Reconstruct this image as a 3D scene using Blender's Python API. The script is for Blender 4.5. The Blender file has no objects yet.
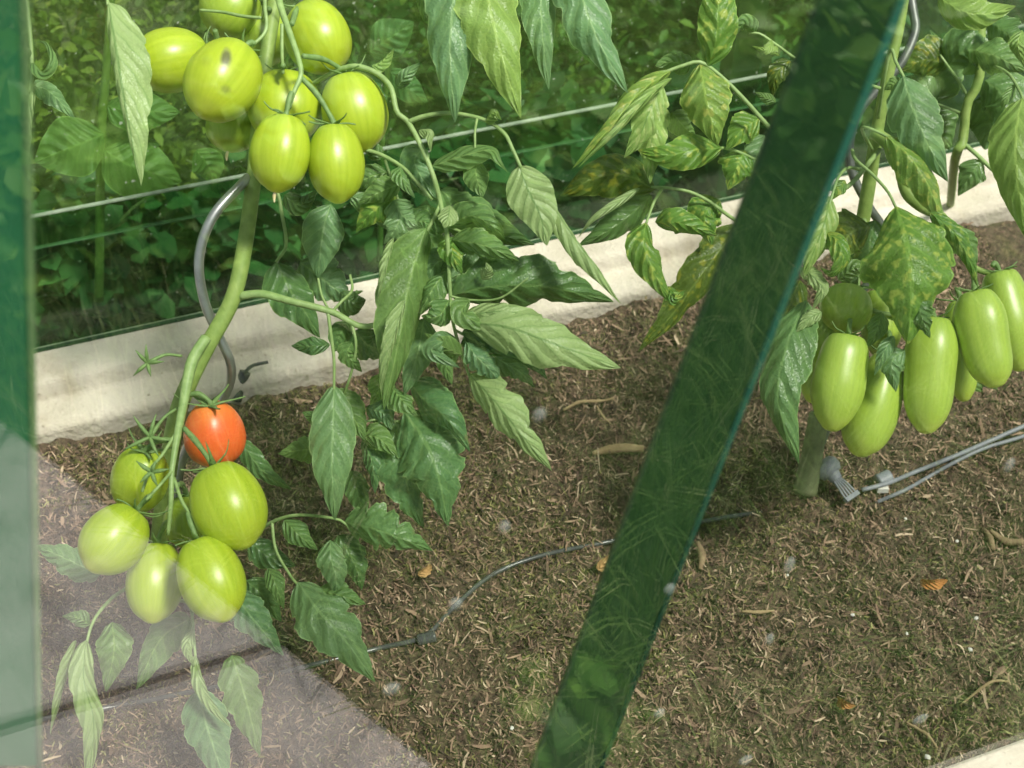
import bpy, bmesh, math, random
import numpy as np
from mathutils import Vector, Matrix, noise

random.seed(7)
rng = np.random.default_rng(7)
COL = bpy.context.scene.collection
PI = math.pi
R_ = math.radians

# ------------------------------------------------------------------ camera frame
H = 1.05
FPX = 1300.0
PITCH = R_(42)
PSI = R_(20.3)
cp, sp = math.cos(PITCH), math.sin(PITCH)
CAM = Vector((0, 0, H))
F = Vector((0, cp, -sp)); RT = Vector((1, 0, 0)); UP = Vector((0, sp, cp))
A = Vector((math.cos(PSI), math.sin(PSI), 0))      # along the greenhouse walls
N = Vector((-math.sin(PSI), math.cos(PSI), 0))     # across the bed, away from the viewer
GL = 0.38                                          # front glass
BK = 1.27                                          # back glass

def ray(x, y):
    return F + RT * ((x - 512) / FPX) - UP * ((y - 384) / FPX)
def P(x, y, d):
    return CAM + ray(x, y) * d
def ground(x, y, z=0.0):
    r = ray(x, y); return CAM + r * ((z - H) / r.z)
def gdepth(x, y, z=0.0):
    return (z - H) / ray(x, y).z
def onwall(x, y, perp):
    r = ray(x, y); return CAM + r * (perp / r.dot(N))
def W(s, perp, z):
    return A * s + N * perp + Vector((0, 0, z))
def mirrored(x, y, z):
    q = ground(x, y, z); return q - N * (2 * (q.dot(N) - GL))

# ------------------------------------------------------------------ object helpers
def link(name, me, mat=None, parent=None):
    o = bpy.data.objects.new(name, me); COL.objects.link(o)
    if mat is not None:
        for m in (mat if isinstance(mat, (list, tuple)) else [mat]):
            me.materials.append(m)
    if parent is not None: o.parent = parent
    return o
def tag(o, label=None, cat=None, group=None, kind=None):
    if label: o['label'] = label
    if cat: o['category'] = cat
    if group: o['group'] = group
    if kind: o['kind'] = kind
    return o
def empty(name, loc):
    o = bpy.data.objects.new(name, None); o.empty_display_size = 0.02
    COL.objects.link(o); o.location = loc
    return o
def adopt(o, parent):
    """parent while keeping world coordinates of a mesh built in world space"""
    o.parent = parent
    w = Vector((0, 0, 0)); p = parent
    while p is not None:
        w += Vector(p.location); p = p.parent
    o.location = -w
    return o
def mesh_obj(name, verts, faces, mat, parent=None, smooth=True, uvs=None, origin=None):
    verts = [Vector(v) for v in verts]
    if origin is None:
        origin = sum(verts, Vector()) / len(verts)
    me = bpy.data.meshes.new(name)
    me.from_pydata([tuple(v - origin) for v in verts], [], faces)
    if uvs is not None:
        ul = me.uv_layers.new(name='UVMap')
        for l in me.loops: ul.data[l.index].uv = uvs[l.vertex_index]
    if smooth:
        me.polygons.foreach_set('use_smooth', [True] * len(me.polygons))
    me.update()
    o = link(name, me, mat)
    if parent is not None:
        adopt(o, parent); o.location = Vector(o.location) + origin
    else:
        o.location = origin
    return o
def bulk(name, V, Fc, mat, smooth=False):
    """V (n,3), Fc (m,4 or 3)"""
    me = bpy.data.meshes.new(name)
    k = Fc.shape[1]
    me.vertices.add(len(V)); me.vertices.foreach_set('co', V.astype(np.float32).ravel())
    me.loops.add(Fc.size); me.loops.foreach_set('vertex_index', Fc.astype(np.int32).ravel())
    me.polygons.add(len(Fc))
    me.polygons.foreach_set('loop_start', np.arange(0, Fc.size, k, dtype=np.int32))
    if smooth: me.polygons.foreach_set('use_smooth', np.ones(len(Fc), dtype=bool))
    me.update(calc_edges=True); me.validate()
    return link(name, me, mat)

def catmull(pts, n):
    pts = [Vector(p) for p in pts]
    if len(pts) == 2:
        return [pts[0].lerp(pts[1], i / (n - 1)) for i in range(n)]
    ext = [pts[0] * 2 - pts[1]] + pts + [pts[-1] * 2 - pts[-2]]
    L = [0]
    for i in range(len(pts) - 1): L.append(L[-1] + max((pts[i + 1] - pts[i]).length, 1e-6))
    out = []
    for i in range(n):
        s = L[-1] * i / (n - 1); k = 0
        while k < len(pts) - 2 and s > L[k + 1]: k += 1
        t = (s - L[k]) / (L[k + 1] - L[k])
        p0, p1, p2, p3 = ext[k:k + 4]
        out.append(0.5 * ((2 * p1) + (p2 - p0) * t + (2 * p0 - 5 * p1 + 4 * p2 - p3) * t * t + (3 * p1 - p0 - 3 * p2 + p3) * t ** 3))
    return out
def interp(vals, t):
    if not isinstance(vals, (list, tuple)): return vals
    if len(vals) == 1: return vals[0]
    x = t * (len(vals) - 1); i = min(int(x), len(vals) - 2)
    return vals[i] * (1 - (x - i)) + vals[i + 1] * (x - i)

class MB:
    def __init__(s): s.v = []; s.f = []
    def tube(s, pts, r, n=None, k=10, cap=True, ridge=0.0):
        n = n or max(8, 6 * len(pts))
        c = catmull(pts, n)
        t0 = (c[1] - c[0]).normalized()
        u = t0.orthogonal().normalized()
        base = len(s.v)
        for i, p in enumerate(c):
            t = (c[min(i + 1, n - 1)] - c[max(i - 1, 0)]).normalized()
            u = (u - t * u.dot(t)).normalized(); w = t.cross(u)
            rr = interp(r, i / (n - 1))
            for j in range(k):
                a = 2 * PI * j / k
                q = rr * (1 + ridge * math.cos(3 * a))
                s.v.append(p + u * (q * math.cos(a)) + w * (q * math.sin(a)))
        for i in range(n - 1):
            for j in range(k):
                a = base + i * k + j; b = base + i * k + (j + 1) % k
                s.f.append((a, b, b + k, a + k))
        if cap:
            s.f.append(tuple(base + j for j in range(k))[::-1])
            s.f.append(tuple(base + (n - 1) * k + j for j in range(k)))
        return s
    def prism(s, corners, off):
        """closed prism from polygon corners extruded by off"""
        b = len(s.v); n = len(corners)
        s.v += [Vector(c) for c in corners] + [Vector(c) + off for c in corners]
        s.f.append(tuple(b + i for i in range(n))); s.f.append(tuple(b + n + i for i in range(n))[::-1])
        for i in range(n):
            j = (i + 1) % n
            s.f.append((b + i, b + n + i, b + n + j, b + j))
        return s
    def build(s, name, mat, parent=None, smooth=True, origin=None):
        o = mesh_obj(name, s.v, s.f, mat, parent, smooth, origin=origin)
        return o
def fixnormals(o):
    bm = bmesh.new(); bm.from_mesh(o.data); bmesh.ops.recalc_face_normals(bm, faces=bm.faces); bm.to_mesh(o.data); bm.free()
    return o
def bevel(o, w, seg=2):
    m = o.modifiers.new('bevel', 'BEVEL'); m.width = w; m.segments = seg; m.limit_method = 'ANGLE'
    return o

# ------------------------------------------------------------------ materials
class NT:
    def __init__(s, name):
        s.m = bpy.data.materials.new(name); s.m.use_nodes = True
        s.t = s.m.node_tree; s.t.nodes.clear()
        s.out = s.t.nodes.new('ShaderNodeOutputMaterial')
    def n(s, typ, ins=None, **kw):
        nd = s.t.nodes.new(typ)
        for k, v in kw.items(): setattr(nd, k, v)
        for k, v in (ins or {}).items(): s.set(nd, k, v)
        return nd
    def set(s, nd, k, v):
        sock = nd.inputs[k]
        if isinstance(v, bpy.types.NodeSocket): s.t.links.new(v, sock)
        elif isinstance(v, tuple) and sock.type == 'RGBA' and len(v) == 3: sock.default_value = (*v, 1)
        else: sock.default_value = v
    def math(s, op, a, b=0.0, c=None):
        nd = s.n('ShaderNodeMath', operation=op); s.set(nd, 0, a); s.set(nd, 1, b)
        if c is not None: s.set(nd, 2, c)
        return nd.outputs[0]
    def mix(s, f, a, b):
        nd = s.n('ShaderNodeMix', data_type='RGBA'); s.set(nd, 0, f); s.set(nd, 6, a); s.set(nd, 7, b)
        return nd.outputs[2]
    def ramp(s, f, stops, interp='LINEAR'):
        nd = s.n('ShaderNodeValToRGB'); cr = nd.color_ramp; cr.interpolation = interp
        while len(cr.elements) < len(stops): cr.elements.new(0.5)
        for e, (p, c) in zip(cr.elements, stops): e.position = p; e.color = (*c, 1) if len(c) == 3 else c
        s.set(nd, 0, f); return nd.outputs[0]
    def noise(s, scale, detail=3, vec=None, rough=0.5):
        nd = s.n('ShaderNodeTexNoise', {'Scale': scale, 'Detail': detail, 'Roughness': rough})
        if vec is not None: s.set(nd, 'Vector', vec)
        return nd.outputs[0]
    def coord(s, w='Object'):
        return s.n('ShaderNodeTexCoord').outputs[w]
    def bump(s, h, st=0.3, dist=0.01):
        return s.n('ShaderNodeBump', {'Height': h, 'Strength': st, 'Distance': dist}).outputs[0]
    def bsdf(s, col, rough=0.5, nrm=None, **kw):
        nd = s.n('ShaderNodeBsdfPrincipled', {'Base Color': col, 'Roughness': rough})
        if nrm is not None: s.set(nd, 'Normal', nrm)
        for k, v in kw.items(): s.set(nd, k.replace('_', ' '), v)
        return nd.outputs[0]
    def done(s, sh):
        s.t.links.new(sh, s.out.inputs[0]); return s.m

def mat_leaf(name, front, back, spots=0.0, spotcol=(0.45, 0.5, 0.06), gloss=0.42, trans=0.3, veins=6.0, vein_light=0.5, dead=0.0):
    t = NT(name)
    uv = t.n('ShaderNodeSeparateXYZ', {0: t.coord('UV')})
    au = t.math('ABSOLUTE', t.math('MULTIPLY_ADD', uv.outputs[0], 2.0, -1.0))
    v = uv.outputs[1]
    oi = t.n('ShaderNodeObjectInfo').outputs['Random']
    g = t.math('SUBTRACT', t.math('MULTIPLY', v, veins), t.math('MULTIPLY', au, 1.7))
    wob = t.math('MULTIPLY', t.math('SUBTRACT', t.noise(60, 2, t.coord()), 0.5), 0.5)
    g = t.math('ADD', g, wob)
    fr = t.math('FRACT', g)
    tri = t.math('MULTIPLY', t.math('ABSOLUTE', t.math('SUBTRACT', fr, 0.5)), 2.0)   # 1 on a vein
    lat = t.math('POWER', tri, 9.0)
    mid = t.math('LESS_THAN', au, 0.045)
    vein = t.math('MAXIMUM', t.math('MULTIPLY', lat, 0.8), mid)
    fine = t.n('ShaderNodeTexVoronoi', {'Scale': 330.0, 'Vector': t.coord()}, feature='DISTANCE_TO_EDGE').outputs[0]
    net = t.math('SUBTRACT', 1.0, t.math('MINIMUM', t.math('MULTIPLY', fine, 7.0), 1.0))
    nz = t.noise(35, 4, t.coord())
    def vary(c, k): return tuple(min(1, x * k) for x in c)
    fcol = t.mix(t.math('MULTIPLY_ADD', nz, 1.6, -0.3), vary(front, 0.62), vary(front, 1.35))
    fcol = t.mix(t.math('MULTIPLY', oi, 0.45), fcol, (front[0] * 1.5 + .02, front[1] * 1.25, front[2] * 0.9))
    fcol = t.mix(t.math('MULTIPLY', vein, vein_light), fcol, (front[0] * 2 + 0.1, front[1] * 1.7 + 0.1, front[2] * 1.6 + 0.03))
    edge = t.math('GREATER_THAN', au, 0.955)
    fcol = t.mix(t.math('MULTIPLY', net, 0.22), fcol, (front[0] * 2 + 0.05, front[1] * 1.5 + 0.08, front[2] * 1.5))
    bcol = t.mix(nz, vary(back, 0.82), vary(back, 1.15))
    bcol = t.mix(t.math('MULTIPLY', vein, 0.8), bcol, (back[0] * 0.45, back[1] * 0.58, back[2] * 0.45))
    bcol = t.mix(t.math('MULTIPLY', net, 0.2), bcol, (back[0] * 0.65, back[1] * 0.75, back[2] * 0.6))
    if spots > 0:
        sn = t.noise(150, 1, t.coord())
        sm = t.math('MULTIPLY', t.math('SUBTRACT', t.math('ADD', sn, t.math('MULTIPLY', t.math('SUBTRACT', 1.0, tri), 0.16)), 0.78 - 0.16 * spots), 7.0)
        sm = t.n('ShaderNodeClamp', {0: sm}).outputs[0]
        fcol = t.mix(t.math('MULTIPLY', sm, 0.72), fcol, spotcol)
        bcol = t.mix(t.math('MULTIPLY', sm, 0.5), bcol, (spotcol[0] * 1.1, spotcol[1] * 1.2, spotcol[2] * 2))
    if dead > 0:
        dn = t.n('ShaderNodeClamp', {0: t.math('MULTIPLY', t.math('SUBTRACT', t.noise(40, 3, t.coord()), 0.72 - 0.1 * dead), 8.0)}).outputs[0]
        fcol = t.mix(dn, fcol, (0.3, 0.17, 0.08))
    fcol = t.mix(t.math('MULTIPLY', edge, 0.6), fcol, (min(1, front[0] * 2 + 0.14), min(1, front[1] * 1.6 + 0.16), front[2] * 1.6 + 0.05))  # rim light painted into the upper-side colour along the leaf margin
    bf = t.n('ShaderNodeNewGeometry').outputs['Backfacing']
    col = t.mix(bf, fcol, bcol)
    h = t.math('ADD', t.math('MULTIPLY', tri, -0.8), t.math('ADD', t.math('MULTIPLY', fine, 0.35), t.math('MULTIPLY', nz, 0.5)))
    nrm = t.bump(h, 0.7, 0.0024)
    p = t.bsdf(col, gloss, nrm, Specular_IOR_Level=0.45)
    tr = t.n('ShaderNodeBsdfTranslucent', {'Color': t.mix(0.5, col, (0.35, 0.5, 0.06)), 'Normal': nrm}).outputs[0]
    return t.done(t.n('ShaderNodeMixShader', {0: trans, 1: p, 2: tr}).outputs[0])

def mat_plain(name, c1, c2, scale=40, rough=0.6, bump=0.2, dist=0.002, **kw):
    t = NT(name)
    nz = t.noise(scale, 5, t.coord())
    col = t.mix(t.math('MULTIPLY_ADD', nz, 1.8, -0.4), c1, c2)
    return t.done(t.bsdf(col, rough, t.bump(nz, bump, dist), **kw))

def mat_tomato(name, c_body, c_tip, c_top, bruise=0.0, red=False):
    t = NT(name)
    co = t.coord('UV')
    uv = t.n('ShaderNodeSeparateXYZ', {0: co})
    ob = t.coord('Object')
    nz = t.noise(55, 3, ob)
    st = t.n('ShaderNodeMapping', {'Vector': co, 'Scale': (40.0, 1.2, 1.0)}).outputs[0]
    streak = t.noise(1.0, 3, st)
    vv = t.math('ADD', uv.outputs[1], t.math('MULTIPLY', t.math('SUBTRACT', nz, 0.5), 0.25))
    col = t.ramp(vv, [(0.0, c_top), (0.35, c_body), (0.7, c_body), (1.0, c_tip)])
    col = t.mix(t.math('MULTIPLY', t.math('SUBTRACT', streak, 0.3), 0.7), col, tuple(min(1, c * 1.3 + 0.03) for c in c_tip))
    if bruise:
        cb = P(223, 80, 1.09)
        def blotch(px, py, rx, ry, base, k):
            dx, dy = (px - 223) * 1.09 / FPX, (py - 80) * 1.09 / FPX
            c = RT * dx - UP * dy - F * math.sqrt(max(0.0305 ** 2 - dx * dx - dy * dy, 1e-6))
            sub = t.n('ShaderNodeVectorMath', {0: ob, 1: tuple(c)}, operation='SUBTRACT').outputs[0]
            xa = t.n('ShaderNodeVectorMath', {0: sub, 1: tuple(RT / rx)}, operation='DOT_PRODUCT').outputs['Value']
            ya = t.n('ShaderNodeVectorMath', {0: sub, 1: tuple(UP / ry)}, operation='DOT_PRODUCT').outputs['Value']
            za = t.n('ShaderNodeVectorMath', {0: sub, 1: tuple(F / 0.016)}, operation='DOT_PRODUCT').outputs['Value']
            l = t.math('SQRT', t.math('ADD', t.math('ADD', t.math('MULTIPLY', xa, xa), t.math('MULTIPLY', ya, ya)), t.math('MULTIPLY', za, za)))
            m = t.n('ShaderNodeClamp', {0: t.math('MULTIPLY', t.math('SUBTRACT', 1.0, t.math('ADD', l, t.math('MULTIPLY', t.math('SUBTRACT', nz, 0.5), 0.8))), 1.7)}).outputs[0]
            return t.mix(t.math('MULTIPLY', m, k), base, (0.075, 0.07, 0.04))
        col = blotch(233, 66, 0.0050, 0.0125, col, 0.85); col = blotch(233, 97, 0.005, 0.005, col, 0.4); col = blotch(214, 70, 0.006, 0.006, col, 0.16); col = blotch(212, 112, 0.008, 0.008, col, 0.2)
        b = t.n('ShaderNodeClamp', {0: t.math('MULTIPLY', t.math('SUBTRACT', t.noise(75, 2, ob), 0.80), 7.0)}).outputs[0]
        col = t.mix(t.math('MULTIPLY', b, bruise), col, (0.08, 0.07, 0.03))
    nrm = t.bump(t.noise(420, 2, ob), 0.05, 0.001)
    p = t.n('ShaderNodeBsdfPrincipled', {'Base Color': col, 'Roughness': 0.36, 'Normal': nrm, 'Specular IOR Level': 0.55,
                                        'Subsurface Weight': 0.25, 'Subsurface Radius': (0.6, 0.8, 0.15), 'Subsurface Scale': 0.006}).outputs[0]
    return t.done(p)

def mat_island(name, stops, rough=0.85, trans=0.0, nscale=0):
    t = NT(name)
    r = t.n('ShaderNodeNewGeometry').outputs['Random Per Island']
    col = t.ramp(r, stops)
    if nscale:
        col = t.mix(t.math('MULTIPLY_ADD', t.noise(nscale, 3, t.coord()), 1.4, -0.2), tuple(c * 0.5 for c in stops[0][1]), col)
    p = t.bsdf(col, rough)
    if trans:
        tr = t.n('ShaderNodeBsdfTranslucent', {'Color': col}).outputs[0]
        p = t.n('ShaderNodeMixShader', {0: trans, 1: p, 2: tr}).outputs[0]
    return t.done(p)

def mat_glass(name, tint, f0=0.05, film=0.0, filmcol=(0.3, 0.4, 0.2), filmscale=30, rough=0.0, spk=0.70):
    t = NT(name)
    ge = t.n('ShaderNodeNewGeometry')
    dot = t.n('ShaderNodeVectorMath', {0: ge.outputs['Incoming'], 1: ge.outputs['Normal']}, operation='DOT_PRODUCT').outputs['Value']
    c = t.math('SUBTRACT', 1.0, t.math('ABSOLUTE', dot))
    fr = t.math('MULTIPLY_ADD', t.math('POWER', c, 5.0), 1 - f0, f0)
    tr = t.n('ShaderNodeBsdfTransparent', {'Color': tint}).outputs[0]
    gl = t.n('ShaderNodeBsdfGlossy', {'Color': (1, 1, 1), 'Roughness': rough}).outputs[0]
    sh = t.n('ShaderNodeMixShader', {0: fr, 1: tr, 2: gl}).outputs[0]
    if film > 0:
        nz = t.noise(filmscale, 6, t.coord(), 0.65)
        spk = t.n('ShaderNodeClamp', {0: t.math('MULTIPLY', t.math('SUBTRACT', t.noise(140, 2, t.coord()), spk), 14.0)}).outputs[0]
        m = t.math('ADD', t.math('MULTIPLY', nz, film), t.math('MULTIPLY', spk, 0.5))
        df = t.n('ShaderNodeBsdfDiffuse', {'Color': t.mix(spk, filmcol, (0.6, 0.65, 0.55))}).outputs[0]
        sh = t.n('ShaderNodeMixShader', {0: m, 1: sh, 2: df}).outputs[0]
    return t.done(sh)

M = {}
M['leaf'] = mat_leaf('leaf_green', (0.115, 0.235, 0.075), (0.27, 0.43, 0.13), dead=0.0)
M['leaf_blue'] = mat_leaf('leaf_bluish_green', (0.115, 0.24, 0.11), (0.25, 0.40, 0.14), gloss=0.4, trans=0.25)
M['leaf_dark'] = mat_leaf('leaf_dark_green', (0.062, 0.15, 0.05), (0.2, 0.34, 0.1), gloss=0.34, trans=0.2, vein_light=0.35)
M['leaf_shiny'] = mat_leaf('leaf_shiny_green', (0.078, 0.185, 0.07), (0.22, 0.38, 0.10), gloss=0.36, trans=0.2, vein_light=0.4, dead=0.55)
M['leaf_lime'] = mat_leaf('leaf_lime_green', (0.18, 0.32, 0.08), (0.37, 0.50, 0.20), trans=0.3)
M['leaf_spot'] = mat_leaf('leaf_yellow_mottled', (0.085, 0.21, 0.035), (0.25, 0.4, 0.09), spots=1.0, spotcol=(0.42, 0.50, 0.09), trans=0.25)
M['leaf_spot_light'] = mat_leaf('leaf_pale_mottled', (0.16, 0.29, 0.06), (0.3, 0.45, 0.12), spots=0.9, spotcol=(0.5, 0.52, 0.12), trans=0.28)
M['leaf_spot_dark'] = mat_leaf('leaf_dark_mottled', (0.05, 0.10, 0.015), (0.2, 0.3, 0.07), spots=0.9, spotcol=(0.30, 0.30, 0.03), trans=0.2)
M['stem'] = mat_plain('stem_green', (0.15, 0.24, 0.045), (0.29, 0.39, 0.10), 120, 0.55, 0.25, 0.001)
M['stalk'] = mat_plain('stalk_green', (0.16, 0.26, 0.07), (0.32, 0.44, 0.17), 150, 0.5, 0.2, 0.001)
M['stem_old'] = mat_plain('stem_old', (0.13, 0.15, 0.07), (0.25, 0.27, 0.13), 90, 0.75, 0.4, 0.002)
M['calyx'] = mat_plain('calyx_green', (0.09, 0.17, 0.045), (0.2, 0.31, 0.1), 200, 0.6, 0.2, 0.001)
M['tom'] = mat_tomato('tomato_lime', (0.32, 0.425, 0.018), (0.48, 0.54, 0.03), (0.23, 0.35, 0.022))
M['tom_b'] = mat_tomato('tomato_lime_bruised', (0.33, 0.425, 0.016), (0.47, 0.53, 0.03), (0.25, 0.36, 0.02), bruise=0.8)
M['tom_g'] = mat_tomato('tomato_deep_green', (0.26, 0.38, 0.03), (0.38, 0.48, 0.04), (0.2, 0.32, 0.03))
M['tom_r'] = mat_tomato('tomato_orange_red', (0.78, 0.13, 0.022), (0.74, 0.085, 0.014), (0.85, 0.30, 0.06))
M['tom_l'] = mat_tomato('tomato_long_green', (0.30, 0.43, 0.055), (0.44, 0.54, 0.07), (0.23, 0.36, 0.06))
M['withered'] = mat_plain('withered_flower', (0.45, 0.35, 0.14), (0.7, 0.62, 0.4), 200, 0.8)
M['steel'] = mat_plain('galvanised_steel', (0.32, 0.33, 0.33), (0.55, 0.56, 0.55), 60, 0.38, 0.1, 0.001, Metallic=0.9)
M['steel_dark'] = mat_plain('dull_steel', (0.10, 0.11, 0.10), (0.22, 0.23, 0.21), 60, 0.5, 0.1, 0.001, Metallic=0.7)
M['hose'] = mat_plain('black_hose', (0.045, 0.047, 0.045), (0.10, 0.102, 0.10), 50, 0.22, 0.1, 0.001)
M['grey_plastic'] = mat_plain('grey_plastic', (0.16, 0.17, 0.19), (0.27, 0.28, 0.31), 80, 0.5, 0.15, 0.001)
M['green_paint'] = mat_plain('dark_green_paint', (0.008, 0.034, 0.010), (0.013, 0.05, 0.015), 20, 0.45, 0.05, 0.001)
M['green_edge'] = mat_plain('teal_green_paint', (0.016, 0.085, 0.06), (0.024, 0.11, 0.08), 20, 0.9, 0.05, 0.001, Specular_IOR_Level=0.1)
M['green_bar'] = mat_plain('green_bar_paint', (0.015, 0.12, 0.05), (0.022, 0.15, 0.065), 20, 0.45, 0.05, 0.001)
M['seal'] = mat_plain('pale_seal', (0.10, 0.2, 0.08), (0.2, 0.3, 0.13), 500, 0.6)

def mat_concrete(name, a, b, stain):
    t = NT(name); co = t.coord()
    n1 = t.noise(9, 6, co, 0.6); n2 = t.noise(160, 3, co)
    mp = t.n('ShaderNodeMapping', {'Vector': co, 'Scale': (1.0, 1.0, 1.0)}).outputs[0]
    col = t.mix(t.math('MULTIPLY_ADD', n1, 2.0, -0.5), a, b)
    col = t.mix(t.n('ShaderNodeClamp', {0: t.math('MULTIPLY', t.math('SUBTRACT', t.noise(14, 5, mp), 0.56), 4.0)}).outputs[0], col, stain)
    col = t.mix(t.n('ShaderNodeClamp', {0: t.math('MULTIPLY', t.math('SUBTRACT', n2, 0.66), 5.0)}).outputs[0], col, tuple(c * 0.55 for c in stain))
    return t.done(t.bsdf(col, 0.9, t.bump(t.math('ADD', n1, t.math('MULTIPLY', n2, 0.5)), 0.9, 0.005)))
M['curb'] = mat_concrete('pale_concrete', (0.42, 0.37, 0.29), (0.68, 0.62, 0.52), (0.34, 0.275, 0.185))
M['paving'] = mat_concrete('paving_concrete', (0.40, 0.36, 0.345), (0.68, 0.62, 0.60), (0.25, 0.22, 0.21))
def mat_soil():
    t = NT('soil'); co = t.coord()
    a = t.noise(14, 6, co, 0.65); b = t.noise(120, 4, co, 0.7)
    col = t.ramp(b, [(0.3, (0.02, 0.013, 0.009)), (0.5, (0.10, 0.064, 0.042)), (0.72, (0.24, 0.16, 0.105))])
    mo = t.n('ShaderNodeClamp', {0: t.math('MULTIPLY', t.math('SUBTRACT', a, 0.5), 5.0)}).outputs[0]
    col = t.mix(t.math('MULTIPLY', mo, 0.6), col, t.ramp(b, [(0.3, (0.018, 0.02, 0.005)), (0.7, (0.13, 0.14, 0.035))]))
    return t.done(t.bsdf(col, 0.95, t.bump(b, 1.0, 0.01)))
M['soil'] = mat_soil()
M['ground_back'] = mat_plain('shady_ground', (0.012, 0.022, 0.006), (0.05, 0.075, 0.018), 30, 0.95, 0.8, 0.02)
M['lawn'] = mat_plain('lawn_ground', (0.02, 0.05, 0.012), (0.06, 0.12, 0.025), 30, 0.95, 0.6, 0.02)
M['fibre'] = mat_island('mulch_fibre', [(0, (0.03, 0.018, 0.014)), (0.3, (0.11, 0.066, 0.046)), (0.62, (0.25, 0.155, 0.105)), (0.9, (0.36, 0.24, 0.16)), (1, (0.6, 0.46, 0.32))])
M['moss'] = mat_island('moss_tuft', [(0, (0.04, 0.04, 0.010)), (0.5, (0.15, 0.135, 0.042)), (0.85, (0.28, 0.25, 0.09)), (1, (0.42, 0.39, 0.17))], trans=0.2)
M['wood'] = mat_plain('split_wood', (0.28, 0.18, 0.09), (0.5, 0.36, 0.2), 90, 0.85, 0.5, 0.003)
M['bark'] = mat_plain('bark_piece', (0.17, 0.11, 0.06), (0.34, 0.24, 0.14), 90, 0.9, 0.5, 0.003)
M['twig'] = mat_plain('pale_twig', (0.26, 0.18, 0.09), (0.42, 0.31, 0.17), 90, 0.85)
M['dead'] = mat_leaf('dead_leaf', (0.42, 0.2, 0.07), (0.4, 0.25, 0.12), trans=0.1, gloss=0.7)
M['tan_leaf'] = mat_leaf('tan_leaf', (0.5, 0.34, 0.16), (0.5, 0.36, 0.2), trans=0.1, gloss=0.7)
M['stone'] = mat_plain('white_stone', (0.6, 0.57, 0.5), (0.8, 0.78, 0.72), 60, 0.8)
M['shrub_a'] = mat_island('shrub_leaf_mid', [(0, (0.02, 0.065, 0.012)), (0.5, (0.06, 0.15, 0.03)), (0.9, (0.13, 0.25, 0.05)), (1, (0.35, 0.45, 0.1))], 0.55, 0.25)
M['shrub_b'] = mat_island('shrub_leaf_bluish', [(0, (0.02, 0.075, 0.03)), (0.5, (0.05, 0.15, 0.055)), (0.9, (0.10, 0.24, 0.085)), (1, (0.2, 0.36, 0.13))], 0.5, 0.25)
M['shrub_c'] = mat_island('shrub_leaf_yellowish', [(0, (0.05, 0.085, 0.012)), (0.5, (0.14, 0.2, 0.03)), (0.9, (0.26, 0.33, 0.055)), (1, (0.5, 0.5, 0.12))], 0.6, 0.25)
M['grass'] = mat_island('grass_blade', [(0, (0.05, 0.12, 0.02)), (0.5, (0.15, 0.27, 0.055)), (0.9, (0.34, 0.48, 0.14)), (1, (0.65, 0.62, 0.36))], 0.5, 0.3)
M['hedge'] = mat_island('hedge_leaf', [(0, (0.06, 0.17, 0.02)), (0.5, (0.14, 0.32, 0.045)), (1, (0.3, 0.5, 0.08))], 0.5, 0.3)
M['glass_front'] = mat_glass('clear_glass', (0.975, 0.985, 0.97), 0.088)
M['glass_low'] = mat_glass('green_glass', (0.72, 0.86, 0.74), 0.03, film=0.05, filmcol=(0.16, 0.28, 0.11))
M['glass_up'] = mat_glass('algae_glass', (0.86, 0.94, 0.84), 0.03, film=0.13, filmcol=(0.26, 0.40, 0.10), filmscale=22, spk=0.69)
M['glass_edge'] = mat_plain('glass_edge', (0.10, 0.15, 0.09), (0.3, 0.36, 0.27), 60, 0.5)
def mat_spot():
    t = NT('water_spot')
    d = t.n('ShaderNodeBsdfDiffuse', {'Color': (0.75, 0.8, 0.75)}).outputs[0]
    tr = t.n('ShaderNodeBsdfTransparent').outputs[0]
    return t.done(t.n('ShaderNodeMixShader', {0: 0.13, 1: tr, 2: d}).outputs[0])
M['spot'] = mat_spot()
M['blue'] = mat_plain('blue_plastic', (0.05, 0.18, 0.5), (0.08, 0.26, 0.62), 40, 0.4)

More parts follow.
